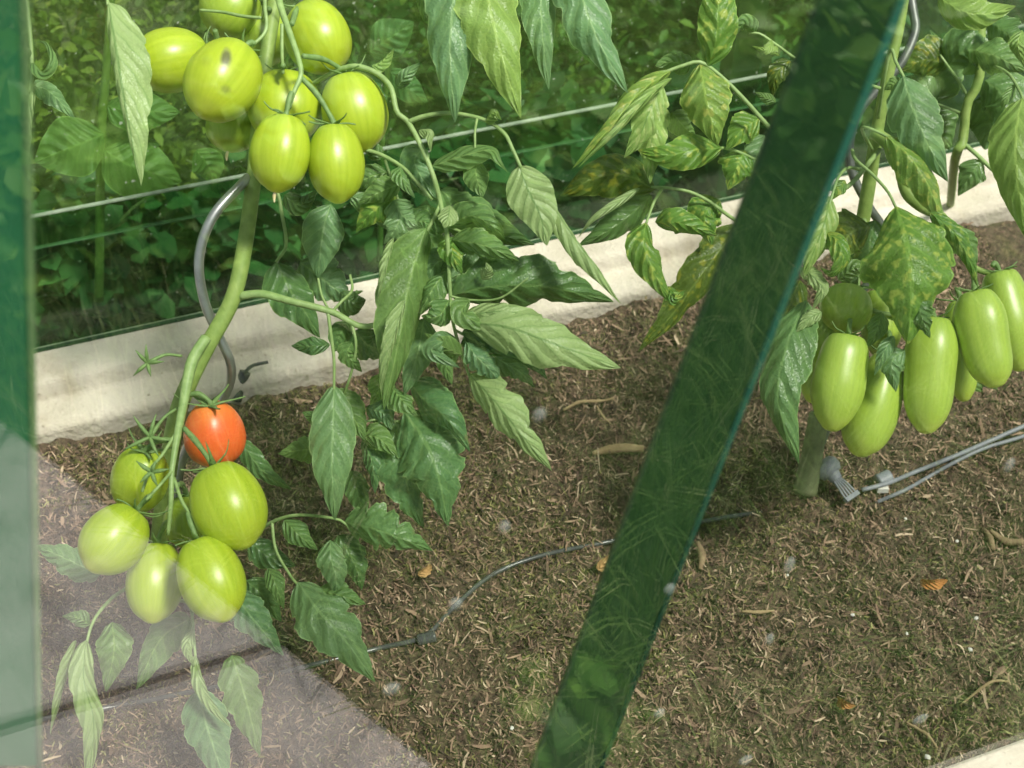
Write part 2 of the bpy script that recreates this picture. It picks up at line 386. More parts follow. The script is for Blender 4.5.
# ------------------------------------------------------------------ plant helpers
def leaflet(parent, pts, w, mat='leaf', tilt=0, fold=0.3, curl=(0.3, 0.3), lobes=4, amp=0.22, side='front', ruff=0.13,
            peak=0.62, name='leaflet', label=None, nt=44, ms=7, seed=None, tipw=0.0):
    """a leaflet: pts (x, y, depth) along the midrib, w in pixels at mid depth"""
    rnd = random.Random(seed if seed is not None else hash((round(pts[0][0]), round(pts[-1][1]))) & 0xffff)
    c = catmull([P(*p) for p in pts], nt)
    dm = sum(p[2] for p in pts) / len(pts)
    hw = 0.5 * w * dm / FPX
    ph = [rnd.uniform(0, 6.28) for _ in range(4)]
    fr = rnd.uniform(2.2, 3.2)
    rings = []; uvs = []
    Sp = None
    for i, p in enumerate(c):
        t = i / (nt - 1)
        T = (c[min(i + 1, nt - 1)] - c[max(i - 1, 0)]).normalized()
        V = (CAM - p).normalized()
        S = T.cross(V)
        if S.length < 0.15 and Sp is not None: S = Sp
        S = (S - T * S.dot(T)).normalized(); Sp = S
        Nn = S.cross(T)
        a = R_(interp(tilt, t))
        S, Nn = S * math.cos(a) + Nn * math.sin(a), Nn * math.cos(a) - S * math.sin(a)
        sh = max(0.0, math.sin(PI * min(1, t ** peak))) ** 0.8
        sh = sh * (1 - 0.25 * t ** 4) + tipw * t * (1 - t)
        row = [None] * (2 * ms + 1); ruv = [None] * (2 * ms + 1)
        row[ms] = p; ruv[ms] = (0.5, t)
        for sgn, cu in ((-1, interp(curl[0], t) if isinstance(curl[0], (list, tuple)) else curl[0]), (1, interp(curl[1], t) if isinstance(curl[1], (list, tuple)) else curl[1])):
            f = (t * lobes + (0.0 if sgn > 0 else 0.35) + 0.3 * math.sin(ph[0] + sgn)) % 1.0
            notch = 1 - amp * max(0.0, 1 - f / 0.4) - amp * 0.35 * max(0.0, (f - 0.75) / 0.25)
            f2 = (t * lobes * 2.6 + sgn * 0.2 + ph[3]) % 1.0
            notch *= 1 - amp * 0.3 * abs(1 - 2 * f2)
            wd = hw * sh * notch
            lat = nor = 0.0; ds = wd / ms
            for k in range(1, ms + 1):
                s = k / ms
                ang = interp(fold, t) + cu * s * 1.3
                lat += math.cos(ang) * ds; nor -= math.sin(ang) * ds
                g = t * 6 - s * 1.7
                q = math.sin(2 * PI * g) * 0.055 * hw * sh * math.sin(PI * min(1, s * 0.9)) + ruff * hw * sh * s * s * math.sin(2 * PI * fr * t + ph[1 + (sgn > 0)])
                row[ms + sgn * k] = p + S * (sgn * lat) + Nn * (nor + q)
                ruv[ms + sgn * k] = (0.5 + 0.5 * sgn * s, t)
        rings.append(row); uvs += ruv
    nv = 2 * ms + 1
    verts = [v for r in rings for v in r]; faces = []
    for i in range(nt - 1):
        for j in range(nv - 1):
            a, b = i * nv + j, i * nv + j + 1
            q = (a, b, b + nv, a + nv)
            faces.append(q if side == 'front' else q[::-1])
    o = mesh_obj(name, verts, faces, M[mat], parent, True, uvs, origin=c[0])
    # make sure the green side is the one turned to 'side'
    if label: o['label'] = label
    return o

def stalk(parent, pts, r, name='leaf_stalk', mat='stalk', k=8, extra=(), label=None):
    b = MB(); b.tube([P(*p) for p in pts], [x / 1000 for x in r], k=k)
    for (q, rr) in extra: b.tube([P(*p) for p in q], [x / 1000 for x in rr], k=7)
    o = b.build(name, M[mat], parent, origin=P(*pts[0]))
    if label: o['label'] = label
    return o

def tomato(parent, cx, cy, d, ln, wd, ang=0, tow=0, mat='tom', attach=None, kind='plum', calyx=True, name='tomato', label=None, sep=(5, 1.0), wither=False, seed=0, pedr=2.2):
    rnd = random.Random(seed + cx)
    ctr = P(cx, cy, d)
    a, tw = R_(ang), R_(tow)
    rt = RT; ray_n = ray(cx, cy).normalized()
    up = (UP - ray_n * UP.dot(ray_n)).normalized(); rt = ray_n.cross(up).normalized()
    ax = (rt * math.sin(a) - up * math.cos(a)) * math.cos(tw) - ray_n * math.sin(tw)   # to the blossom end
    Rr = 0.5 * wd * d / FPX; Lh = 0.5 * ln * d / FPX
    if abs(math.cos(tw)) > 0.5:
        e = (Lh ** 2 - (Rr * math.sin(tw)) ** 2) / math.cos(tw) ** 2
        Lh = math.sqrt(max(e, (0.9 * Rr) ** 2))
    u = ax.orthogonal().normalized(); w = ax.cross(u)
    nr, nk = 26, 30
    verts = []; uvs = []; faces = []
    ph = rnd.uniform(0, 6.28)
    for i in range(nr + 1):
        th = PI * i / nr
        z = -math.cos(th); rad = math.sin(th)
        if kind == 'plum':
            rad = abs(rad) ** 0.92 * (1 + 0.05 * z * (1 - z * z))
        elif kind == 'long':
            rad = abs(rad) ** 0.72 * (1.0 - 0.06 * z + 0.04 * math.sin(z * 5 + ph))
        elif kind == 'pear':
            rad = abs(rad) ** 0.85 * (1 + 0.13 * z)
        zz = z
        if z < -0.9: zz = -0.9 - (z + 0.9) * -0.35                      # dimple round the stalk
        if z > 0.94: zz = z + (z - 0.94) * 0.9                          # small nipple
        bend = 0.10 * Rr * (1 - z * z) if kind == 'long' else 0
        for j in range(nk):
            b = 2 * PI * j / nk
            q = Rr * rad * (1 + 0.022 * math.cos(3 * b + ph) * (1 - 0.3 * z) + 0.012 * math.cos(5 * b + 2 * ph))
            verts.append(ctr + ax * (zz * Lh) + u * (q * math.cos(b) + bend) + w * (q * math.sin(b)))
            uvs.append((j / nk if j <= nk / 2 else 1 - j / nk, i / nr))
    for i in range(nr):
        for j in range(nk):
            p, q = i * nk + j, i * nk + (j + 1) % nk
            faces.append((p, q, q + nk, p + nk))
    o = mesh_obj(name, verts, faces, M[mat], parent, True, uvs, origin=ctr)
    if label: o['label'] = label
    top = ctr - ax * (Lh * 0.86)
    if calyx:
        b = MB()
        ns = sep[0]
        for q in range(ns):
            an = 2 * PI * q / ns + rnd.uniform(-.25, .25)
            dr = u * math.cos(an) + w * math.sin(an)
            L = 0.019 * sep[1] * rnd.uniform(0.8, 1.2); lift = rnd.uniform(-0.1, 0.9)
            pts = [top - ax * 0.001, top + dr * L * 0.35 - ax * (0.003 + 0.002 * lift), top + dr * L * 0.75 - ax * (0.003 + L * 0.3 * lift), top + dr * L * 1.05 - ax * (0.002 + L * 0.8 * lift)]
            cc = catmull(pts, 8); base = len(b.v)
            sd = ax.cross(dr).normalized()
            for i, p in enumerate(cc):
                t = i / 7; ww = 0.0030 * sep[1] * (1 - t) ** 0.7 * (0.6 + 0.4 * math.sin(PI * min(1, t * 1.6 + .2))) + 0.00025
                for s in (-1, 0, 1):
                    b.v.append(p + sd * (s * ww) - ax * ((0.0009 if s == 0 else 0)))
                b.v.append(p + ax * 0.0006)
            for i in range(7):
                q0 = base + i * 4; q1 = q0 + 4
                b.f += [(q0, q0 + 1, q1 + 1, q1), (q0 + 1, q0 + 2, q1 + 2, q1 + 1), (q0 + 2, q0 + 3, q1 + 3, q1 + 2), (q0 + 3, q0, q1, q1 + 3)]
        if attach:
            t2 = P(*attach); mid = top.lerp(t2, 0.45) - ax * 0.007
            b.tube([top + ax * 0.001, top - ax * 0.005, mid, t2], [0.0022 * pedr / 1.7, 0.0015 * pedr / 1.7, 0.0021 * pedr / 1.7, 0.0017 * pedr / 1.7], k=8)
        fixnormals(b.build('calyx', M['calyx'], o, origin=top))
    if wither:
        tip = ctr + ax * Lh
        b = MB(); b.tube([tip - ax * 0.001, tip + ax * 0.005 + u * 0.001, tip + ax * 0.010 - u * 0.001], [0.0012, 0.0016, 0.0006], k=6)
        b.build('withered_flower', M['withered'], o, origin=tip)
    return o

# ================================================================== SETTING
SL, SR = -1.5, 1.9
def soil_z(x, y):
    v = Vector((x, y, 0))
    z = noise.fractal(v * 7, 1.0, 2.0, 4) * 0.012 + noise.fractal(v * 32 + Vector((3, 1, 0)), 0.9, 2.0, 3) * 0.011
    per = v.dot(N)
    z -= 0.055 * max(0, min(1, (-0.12 - v.dot(A)) / 0.25)) * max(0, min(1, (per - 0.8) / 0.25))
    if per > 1.02: z += 0.02 * ((per - 1.02) / 0.14) * (0.5 + 0.9 * noise.noise(v * 6))
    return z
nx, ny = 420, 170
vs = []; fs = []
for j in range(ny + 1):
    for i in range(nx + 1):
        q = W(-0.9 + 2.2 * i / nx, 0.44 + 0.74 * j / ny, 0)
        vs.append((q.x, q.y, soil_z(q.x, q.y)))
for j in range(ny):
    for i in range(nx):
        a = j * (nx + 1) + i; fs.append((a, a + 1, a + nx + 2, a + nx + 1))
o = mesh_obj('floor', vs, fs, M['soil']); tag(o, 'dark brown soil of the greenhouse bed', 'soil', kind='structure')

# back curb: top slab with a lower front face
b = MB()
prof = [(1.165, -0.08), (1.165, 0.032), (1.172, 0.040), (1.205, 0.044), (1.212, 0.062), (1.218, 0.066), (1.276, 0.069), (1.276, -0.1)]
b.prism([W(SL, p, z) for p, z in prof], A * (SR - SL))
o = fixnormals(b.build('wall_back', M['curb'], smooth=False)); bevel(o, 0.004)
tag(o, 'pale stained concrete foundation curb along the back of the bed', 'curb', kind='structure')
# front curb
b = MB(); fp = [(0.30, -0.15), (0.30, 0.02), (0.462, 0.02), (0.462, -0.08)]
b.prism([W(SL, p, z) for p, z in fp], A * (SR - SL))
o = fixnormals(b.build('wall_front', M['curb'], smooth=False)); bevel(o, 0.006)
tag(o, 'pale rough concrete front curb at the bottom right corner', 'curb', kind='structure')

def pane(name, s0, s1, perp, z0, z1, mat, th=0.004):
    b = MB(); b.prism([W(s0, perp, z0), W(s1, perp, z0), W(s1, perp, z1), W(s0, perp, z1)], N * th)
    return fixnormals(b.build(name, M[mat], smooth=False))
o = pane('window_1', -1.0, 1.2, GL, 0.02, 1.45, 'glass_front'); tag(o, 'clear front glass pane the photo looks through, reflecting lawn and paving', 'glass pane', kind='structure')
win = o
for (x, y, rx, ry) in [(1010, 466, 6, 10), (921, 720, 9, 8), (746, 761, 8, 8), (660, 714, 6, 7), (770, 640, 5, 9), (456, 605, 7, 9), (540, 416, 7, 9), (790, 566, 6, 12), (505, 528, 6, 9), (670, 590, 6, 8), (392, 690, 9, 9)]:
    c = onwall(x, y, GL - 0.0012); d = c.y * cp + (H - c.z) * sp
    vs = []; fs = []; k = 14
    zz = N.cross(A)
    for i, (rr, h) in enumerate([(1, 0.0008), (0.75, -0.0002), (0.4, -0.0007)]):
        for j in range(k):
            a = 2 * PI * j / k
            vs.append(c + A * (math.cos(a) * rx * rr * d / FPX) + zz * (math.sin(a) * ry * rr * d / FPX) + N * h)
    for i in range(2):
        for j in range(k): fs.append((i * k + j, i * k + (j + 1) % k, (i + 1) * k + (j + 1) % k, (i + 1) * k + j))
    fs.append(tuple(2 * k + j for j in range(k)))
    mesh_obj('water_spot', vs, fs, M['spot'], win)
o = pane('window_2', SL, SR, BK, 0.066, 0.245, 'glass_low'); tag(o, 'low dark green glass pane standing on the back curb', 'glass pane', kind='structure')
b = MB(); b.prism([W(SL, BK - .0008, 0.2445), W(SR, BK - .0008, 0.2445), W(SR, BK - .0008, 0.2459), W(SL, BK - .0008, 0.2459)], N * 0.0056)
fixnormals(b.build('pane_edge', M['glass_edge'], o, smooth=False))
o = pane('window_3', SL, SR, BK + 0.012, 0.198, 1.5, 'glass_up'); tag(o, 'upper back glass pane with algae film and specks', 'glass pane', kind='structure')
b = MB(); b.prism([W(SL, BK + .0112, 0.196), W(SR, BK + .0112, 0.196), W(SR, BK + .0112, 0.1972), W(SL, BK + .0112, 0.1972)], N * 0.0056)
fixnormals(b.build('pane_edge', M['glass_edge'], o, smooth=False))
# dark sill joint between the curb and the low pane
b = MB(); b.prism([W(SL, BK - 0.006, 0.066), W(SR, BK - 0.006, 0.066), W(SR, BK - 0.006, 0.070), W(SL, BK - 0.006, 0.070)], N * 0.006)
o = fixnormals(b.build('trim_1', M['green_paint'], smooth=False)); tag(o, 'thin dark joint under the low back glass', 'joint', kind='structure')
# vertical glazing bar at the back
q = onwall(752, 15, BK + 0.02); sb = q.dot(A)
b = MB(); b.prism([W(sb - 0.02, BK + 0.018, 0.07), W(sb + 0.02, BK + 0.018, 0.07), W(sb + 0.02, BK + 0.018, 1.5), W(sb - 0.02, BK + 0.018, 1.5)], N * 0.03)
o = fixnormals(b.build('trim_2', M['green_paint'], smooth=False)); tag(o, 'dark green upright glazing bar behind the back glass', 'glazing bar', kind='structure')

# diagonal brace (angle section) and the left frame bar, both just behind the front glass
def barshape(name, tl, tr, bl, br, perp, th, label, cat, flange='right', fl=0.012, paint='green_paint'):
    T_l, T_r, B_l, B_r = [onwall(*q, perp) for q in (tl, tr, bl, br)]
    ul = (T_l - B_l); ur = (T_r - B_r)
    T_l, T_r = T_l + ul * 0.18, T_r + ur * 0.18
    root = empty(name, (B_l + B_r) / 2); tag(root, label, cat)
    b = MB(); b.prism([B_l, B_r, T_r, T_l], N * th)
    o = fixnormals(b.build('web', M[paint], root, smooth=False)); bevel(o, 0.0015)
    return root, T_l, T_r, B_l, B_r
brace, tl, tr, bl, br = barshape('diagonal_brace', (820, 0), (899, 0), (527, 782), (594, 782), GL + 0.03, 0.004, 'dark green diagonal frame brace crossing from upper right to bottom centre', 'brace')
T = (tr - br).normalized(); side = (tr - tl).normalized()
b = MB()   # the rounded flange along its right edge
n = 24; vs = []; fs = []
for q in (br, tr):
    for i in range(7):
        a = PI / 2 * i / 6
        k = 1.0 if q is tr else 0.85
        vs.append(q + side * (0.0075 * k * math.sin(a)) + N * (0.006 * (1 - math.cos(a)) + 0.0 - 0.0005))
    for i in range(7):
        a = PI / 2 * (6 - i) / 6
        vs.append(q + side * (0.0055 * k * math.sin(a)) + N * (0.006 * (1 - math.cos(a)) + 0.003))
for i in range(14):
    j = (i + 1) % 14; fs.append((i, j, 14 + j, 14 + i))
fs += [tuple(range(14))[::-1], tuple(range(14, 28))]
fl = fixnormals(mesh_obj('flange', vs, fs, M['green_edge'], brace)); fl['label'] = 'teal rounded flange'
post, tl, tr, bl, br = barshape('frame_bar', (-120, 0), (22, 0), (-100, 768), (38, 768), GL + 0.03, 0.02, 'dark green frame bar along the left edge of the picture', 'frame bar', paint='green_bar')
b = MB(); off = (tr - tl).normalized()
b.tube([br - N * 0.0 + off * 0.001, tr + off * 0.001], [0.0014], k=6); b.build('rubber_seal', M['seal'], post)

# ================================================================== LITTER ON THE SOIL
def scatter_pts(n, pmin=0.46, pmax=1.155, smin=-0.75, smax=1.1, dens=None):
    out = []
    while len(out) < n:
        q = W(random.uniform(smin, smax), random.uniform(pmin, pmax), 0)
        if dens and random.random() > dens(q): continue
        out.append((q.x, q.y, soil_z(q.x, q.y)))
    return np.array(out)
def strips(P0, ln, wd, pitch, lift, segs=3, bend=0.3):
    n = len(P0)
    yaw = rng.uniform(0, 2 * PI, n); pt = rng.uniform(-pitch, pitch, n)
    d = np.stack([np.cos(yaw) * np.cos(pt), np.sin(yaw) * np.cos(pt), np.sin(pt)], 1)
    rl = rng.uniform(-0.9, 0.9, n)
    sdir = np.stack([-np.sin(yaw), np.cos(yaw), rl * 0.8], 1); sdir /= np.linalg.norm(sdir, axis=1)[:, None]
    bx = rng.normal(0, bend, n)
    V = np.zeros((n, segs + 1, 2, 3))
    for k in range(segs + 1):
        t = k / segs - 0.5
        c = P0 + d * (ln * t)[:, None] + sdir * (bx * ln * (t * t))[:, None]
        c[:, 2] += lift - np.abs(bx) * ln * t * t * 0.3
        w = (wd * (0.5 if k in (0, segs) else 1.0) * 0.5)[:, None]
        V[:, k, 0] = c - sdir * w; V[:, k, 1] = c + sdir * w
    V = V.reshape(n, -1, 3)
    base = (np.arange(n) * (segs + 1) * 2)[:, None]
    Fq = np.concatenate([base + np.array([[2 * k, 2 * k + 1, 2 * k + 3, 2 * k + 2]]) for k in range(segs)], 0)
    return V.reshape(-1, 3), Fq
NF = 120000
p0 = scatter_pts(NF)
V_, F_ = strips(p0, rng.gamma(2.0, 0.0027, NF) + 0.0015, rng.uniform(0.0005, 0.0020, NF), 1.0, rng.uniform(0.0, 0.006, NF))
o = bulk('bark_mulch', V_, F_, M['fibre']); tag(o, 'fine brown bark and straw mulch covering the bed', 'mulch', kind='stuff')
NC = 1500
p0 = scatter_pts(NC)
V_, F_ = strips(p0, rng.gamma(4, 0.0032, NC) + 0.004, rng.uniform(0.0014, 0.0042, NC), 0.35, rng.uniform(0.002, 0.007, NC), 3, 0.25)
o = bulk('bark_chips', V_, F_, M['fibre']); tag(o, 'larger brown bark chips strewn over the bed', 'bark chips', kind='stuff')
def mossd(q):
    v = noise.noise(q * 5 + Vector((5, 2, 0))) + 0.5 * noise.noise(q * 14)
    return min(1, max(0.06, 0.4 + 1.8 * v + 0.35 * max(-1, min(1, (0.15 - q.x) * 4))))
NM = 42000
p0 = scatter_pts(NM, dens=mossd)
V_, F_ = strips(p0, rng.uniform(0.003, 0.009, NM), rng.uniform(0.0009, 0.0022, NM), 1.3, rng.uniform(0.001, 0.006, NM), 2, 0.5)
o = bulk('moss', V_, F_, M['moss']); tag(o, 'olive green moss growing in patches over the bed', 'moss', kind='stuff')

def lump(name, x, y, lx, ly, lz, yaw, mat, label, cat, group=None, rough=0.25, z=0.004):
    c = ground(x, y, 0.0); c.z = soil_z(c.x, c.y) + z
    bm = bmesh.new(); bmesh.ops.create_icosphere(bm, subdivisions=3, radius=1)
    ry = R_(yaw); sd = Vector((x * .37, y * .11, 0))
    for v in bm.verts:
        k = 1 + rough * noise.noise(v.co * 1.6 + sd) + rough * 0.5 * noise.noise(v.co * 4 + sd)
        q = Vector((v.co.x * lx * k, v.co.y * ly * k, v.co.z * lz * k))
        v.co = Vector((q.x * math.cos(ry) - q.y * math.sin(ry), q.x * math.sin(ry) + q.y * math.cos(ry), q.z))
    me = bpy.data.meshes.new(name); bm.to_mesh(me); bm.free()
    me.polygons.foreach_set('use_smooth', [True] * len(me.polygons))
    o = link(name, me, M[mat]); o.location = c
    return tag(o, label, cat, group)
def splinter(name, pts, r, mat, label, cat, flat=0.45, z=0.004):
    c = []
    for (x, y) in pts:
        q = ground(x, y); q.z = soil_z(q.x, q.y) + z; c.append(q)
    b = MB(); b.tube(c, [v / 1000 for v in r], n=16, k=8)
    m = sum(c, Vector()) / len(c)
    for i, v in enumerate(b.v):
        b.v[i] = v + Vector((0, 0, 0.0012 * noise.noise(v * 220)))
    o = b.build(name, M[mat]); return tag(o, label, cat)
splinter('wood_chip', [(592, 461), (618, 459), (642, 456)], [2.5, 5.5, 5.5, 4], 'wood', 'splintered tan wood chip lying just left of the brace', 'wood chip', z=0.008)
splinter('twig', [(563, 420), (580, 411), (600, 408), (613, 407)], [1.6, 2.2, 2, 1.2], 'twig', 'curved pale twig on the soil above the wood chip', 'twig', z=0.010)
splinter('twig', [(596, 414), (604, 425), (611, 433)], [1, 1.3, .7], 'twig', 'short thin straw below the curved pale twig', 'straw', z=0.01)
splinter('twig', [(740, 622), (756, 621), (773, 617)], [1.2, 2, 1.2], 'twig', 'pale brown twig lying alone right of the brace foot', 'twig', z=0.011)
splinter('wood_chip', [(697, 545), (702, 558), (700, 570)], [2.5, 4.5, 2], 'bark', 'pinkish bark chip just right of the brace below the hose', 'wood chip', z=0.008)
splinter('wood_chip', [(990, 531), (1006, 541), (1022, 546)], [2, 4.5, 3], 'bark', 'brown bark chip at the right edge of the soil', 'wood chip', z=0.008)
splinter('wood_chip', [(985, 528), (990, 540), (992, 551)], [2, 3.5, 3], 'bark', 'dark bark chip leaning against the chip at right edge', 'wood chip', z=0.007)
splinter('twig', [(905, 724), (925, 737), (936, 752)], [1, 1.6, 1], 'twig', 'thin dry stalk pointing at the pale front curb', 'twig', z=0.01)
splinter('twig', [(960, 705), (985, 694), (1005, 689)], [0.8, 1.6, 1], 'twig', 'long grey straw near the lower right corner', 'twig', z=0.01)
def flatleaf(name, pts, w, mat, label, cat):
    q = [(x, y, gdepth(x, y, soil_z(*ground(x, y).xy) + z)) for x, y, z in pts]
    o = leaflet(None, q, w, mat, tilt=-30, fold=-0.3, curl=(-.3, -.3), lobes=2, amp=0.05, name=name); return tag(o, label, cat)
flatleaf('dead_leaf', [(598, 570, .012), (608, 560, .02), (622, 556, .014)], 18, 'tan_leaf', 'curled tan dead leaf on the moss left of the brace', 'dead leaf')
flatleaf('dead_leaf', [(838, 700, .012), (846, 704, .018), (856, 706, .012)], 14, 'dead', 'orange brown dead leaf on soil at lower right', 'dead leaf')
flatleaf('dead_leaf', [(920, 582, .012), (936, 583, .02), (948, 580, .012)], 14, 'dead', 'rusty dead leaf below the irrigation dripper at right', 'dead leaf')
flatleaf('dead_leaf', [(418, 575, .012), (426, 570, .02), (432, 566, .012)], 12, 'tan_leaf', 'small orange dead leaf right of the low tomato leaves', 'dead leaf')
flatleaf('dead_leaf', [(508, 410, .01), (515, 412, .016), (524, 408, .01)], 10, 'dead', 'tiny brown leaf under the drooping tomato leaf', 'dead leaf')
stones = [(850, 624, 2.2), (975, 621, 2.4), (904, 642, 1.8), (967, 658, 2.4), (927, 758, 3), (956, 544, 2), (512, 731, 2.2), (786, 582, 1.6), (905, 520, 1.8)]
lab = ['white stone speck left of the rusty dead leaf', None]
for i, (x, y, s) in enumerate(stones):
    lump('pebble', x, y, s / 1000, s / 1000 * .8, s / 1000 * .7, i * 40, 'stone', 'tiny white pebble lying among the bark mulch', 'pebble', 'white pebbles in the mulch', 0.3, 0.007)

# ================================================================== IRRIGATION
def hosepts(px, z=0.006):
    out = []
    for q in px:
        p = ground(q[0], q[1]); out.append(ground(q[0], q[1], soil_z(p.x, p.y) + (q[2] if len(q) > 2 else z)))
    return out
b = MB(); b.tube(hosepts([(-40, 733), (60, 716), (150, 700), (250, 680), (320, 663), (380, 648), (425, 636), (455, 606), (492, 575), (540, 556), (603, 543), (660, 532), (700, 522), (740, 515), (765, 512, -.006)]), [0.0026], n=120, k=8)
root = empty('irrigation_hose', ground(455, 606)); tag(root, 'thin black irrigation hose winding across the bed behind the brace', 'hose')
b.build('tube', M['hose'], root)
b = MB(); c = hosepts([(418, 640, .004), (436, 636, .006)], .006); b.tube([c[0], c[1]], [0.006], k=10); b.build('joint_sleeve', M['hose'], root)
c = hosepts([(447, 610, .006), (462, 600, .008)]); b = MB(); 
root = empty('irrigation_hose', ground(940, 465)); tag(root, 'twin grey irrigation tubes reaching the dripper from right', 'hose')
b = MB(); b.tube(hosepts([(1060, 410, .02), (1024, 426, .02), (985, 443, .02), (950, 458, .018), (915, 472, .014), (888, 483, .012), (862, 490, .012)]), [0.0025], n=50, k=8); b.build('tube', M['grey_plastic'], root)
b = MB(); b.tube(hosepts([(1060, 421, .012), (1024, 436, .012), (985, 448, .012), (955, 462, .01), (930, 476, .008), (905, 490, .006), (875, 503, -.002)]), [0.0022], n=50, k=8); b.build('tube', M['grey_plastic'], root)
c = hosepts([(880, 481, .013), (889, 477, .014)]); b = MB(); ax = (c[1] - c[0]).normalized(); b.tube([c[0] - ax * .003, c[1] + ax * .001], [0.0085], k=14); o = b.build('clamp', M['grey_plastic'], root)
c = ground(882, 491, .004); b = MB(); b.prism([c + Vector((-.006, -.003, 0)), c + Vector((.006, -.003, 0)), c + Vector((.006, .004, 0)), c + Vector((-.006, .004, 0))], Vector((0, 0, .006))); fixnormals(b.build('clamp_foot', M['stone'], root, smooth=False))
# dripper
root = empty('irrigation_dripper', ground(838, 480)); tag(root, 'grey ribbed plastic dripper spike lying by the right stem', 'dripper')
a0 = P(829, 470, gdepth(829, 470) - .035)
a1 = P(850, 495, gdepth(850, 495) - .018)
ax = (a1 - a0).normalized()
b = MB(); b.tube([a0 - ax * .012, a0 - ax * .011, a0 + ax * .004, a0 + ax * .006], [0.010, 0.0145, 0.0145, 0.011], n=14, k=20); b.build('cap', M['grey_plastic'], root)
b = MB(); b.tube([a0 + ax * .004, a0 + ax * .014], [0.009, 0.0065], k=12); b.build('neck', M['grey_plastic'], root)
u = ax.cross(Vector((0, 0, 1))).normalized(); w = u.cross(ax)
for i in range(5):
    s = (i - 2)
    b = MB(); b.tube([a0 + ax * .012 + u * (s * .0022), a0 + ax * .024 + u * (s * .0034) + w * .001, a1 + ax * .004 + u * (s * .0042)], [0.0012], k=6); b.build('rib', M['grey_plastic'], root)
b = MB(); b.prism([a1 - u * .010 - w * .002, a1 + u * .010 - w * .002, a1 + u * .010 + w * .003, a1 - u * .010 + w * .003], ax * .005); fixnormals(b.build('end_bar', M['grey_plastic'], root, smooth=False))
# ================================================================== STAKES
b = MB()
sd = gdepth(186, 600)
b.tube([P(*q) for q in [(318, -60, 1.20), (300, 20, 1.21), (298, 80, 1.22), (285, 135, 1.20), (262, 165, 1.165), (240, 186, 1.14), (212, 218, 1.13), (199, 258, 1.135), (204, 300, 1.15), (218, 334, 1.165), (231, 366, 1.18), (226, 393, 1.20), (206, 420, 1.22), (184, 455, 1.25), (178, 500, 1.27), (190, 560, 1.29), (188, 608, sd)]], [0.0044], n=140, k=14)
o = b.build('spiral_stake', M['steel']); tag(o, 'galvanised spiral plant stake winding round the left tomato stem', 'plant stake')
b = MB()
b.tube([P(*q) for q in [(905, -40, 1.34), (913, 10, 1.34), (915, 32, 1.34), (902, 62, 1.34), (882, 85, 1.345), (860, 110, 1.35), (850, 140, 1.36), (852, 172, 1.37), (868, 205, 1.38), (884, 232, 1.39), (880, 262, 1.40), (858, 300, 1.41), (835, 360, 1.42), (826, 430, 1.43), (806, 470, gdepth(806, 470))]], [0.0046], n=140, k=14)
o = b.build('spiral_stake', M['steel_dark']); tag(o, 'dull grey spiral plant stake behind the right tomato plant', 'plant stake')
root = empty('pipe_stub', ground(240, 395)); tag(root, 'short black pipe stub with thin wire against the back curb', 'pipe')
b = MB(); b.tube([P(236, 400, 1.53), P(241, 385, 1.525), P(245, 372, 1.52)], [0.0068], k=12); b.build('pipe', M['hose'], root)
b = MB(); b.tube([P(243, 374, 1.515), P(252, 366, 1.51), P(268, 362, 1.515)], [0.002], k=6); b.build('wire', M['hose'], root)

# ================================================================== LEFT PLANT
LP = empty('tomato_plant', ground(158, 590)); tag(LP, 'tomato plant at left with plum tomatoes and one ripening orange red', 'tomato plant')
b = MB()
b.tube([P(*q) for q in [(285, -70, 1.16), (275, 0, 1.17), (262, 90, 1.165), (254, 175, 1.15), (244, 250, 1.15), (232, 300, 1.15), (208, 345, 1.15), (188, 385, 1.155), (176, 420, 1.17), (168, 470, 1.20), (160, 530, 1.26), (156, 596, gdepth(156, 596))]],
       [0.0066, 0.0066, 0.0068, 0.0072, 0.0075, 0.0085, 0.008, 0.0085], n=90, k=14)
b.build('stem', M['stem'], LP, origin=P(254, 175, 1.15))
def rachis(parent, pts, r, extra=(), name='truss_stalk'):
    return stalk(parent, pts, r, name, 'stalk', 9, extra)
# upper truss
rachis(LP, [(276, -30, 1.12), (279, 0, 1.11), (288, 28, 1.10), (297, 54, 1.09), (301, 74, 1.085), (294, 92, 1.082), (289, 108, 1.08)], [3.2, 3.0, 2.7, 2.2, 1.8],
       [([(266, -30, 1.13), (265, 5, 1.12), (266, 30, 1.115), (252, 46, 1.11)], [2, 1.8, 1.5]), ([(200, 10, 1.14), (222, 12, 1.14), (242, 16, 1.13), (262, 18, 1.125)], [1.2, 1.5, 1.5]),
        ([(282, 24, 1.10), (282, 50, 1.10), (283, 74, 1.105)], [1.6, 1.5])])
ups = [(172, 60, 1.135, 76, 64, -75, 12, 'tom', (215, 30, 1.135)),
       (223, 80, 1.09, 86, 74, -32, 28, 'tom_b', (255, 44, 1.11)),
       (231, 8, 1.185, 62, 60, -30, 10, 'tom_g', (262, 0, 1.15)),
       (318, 37, 1.15, 74, 66, 25, 30, 'tom', (292, 24, 1.10)),
       (285, 107, 1.145, 74, 74, 0, 20, 'tom', (283, 66, 1.10)),
       (354, 111, 1.13, 80, 66, 15, 8, 'tom', (303, 56, 1.09)),
       (281, 152, 1.075, 78, 60, -8, 12, 'tom', (292, 92, 1.08)),
       (336, 162, 1.085, 79, 57, 4, 8, 'tom', (302, 78, 1.085)),
       (232, 128, 1.17, 48, 52, -10, 20, 'tom_g', (262, 80, 1.15)),
       (262, 36, 1.21, 60, 60, 0, 20, 'tom_g', (270, 10, 1.16))]
for i, (x, y, d, l, w, an, tw, m, at) in enumerate(ups):
    tomato(LP, x, y, d, l, w, an, tw, m, at, wither=i in (6, 8), seed=i, sep=(5, 1.05))
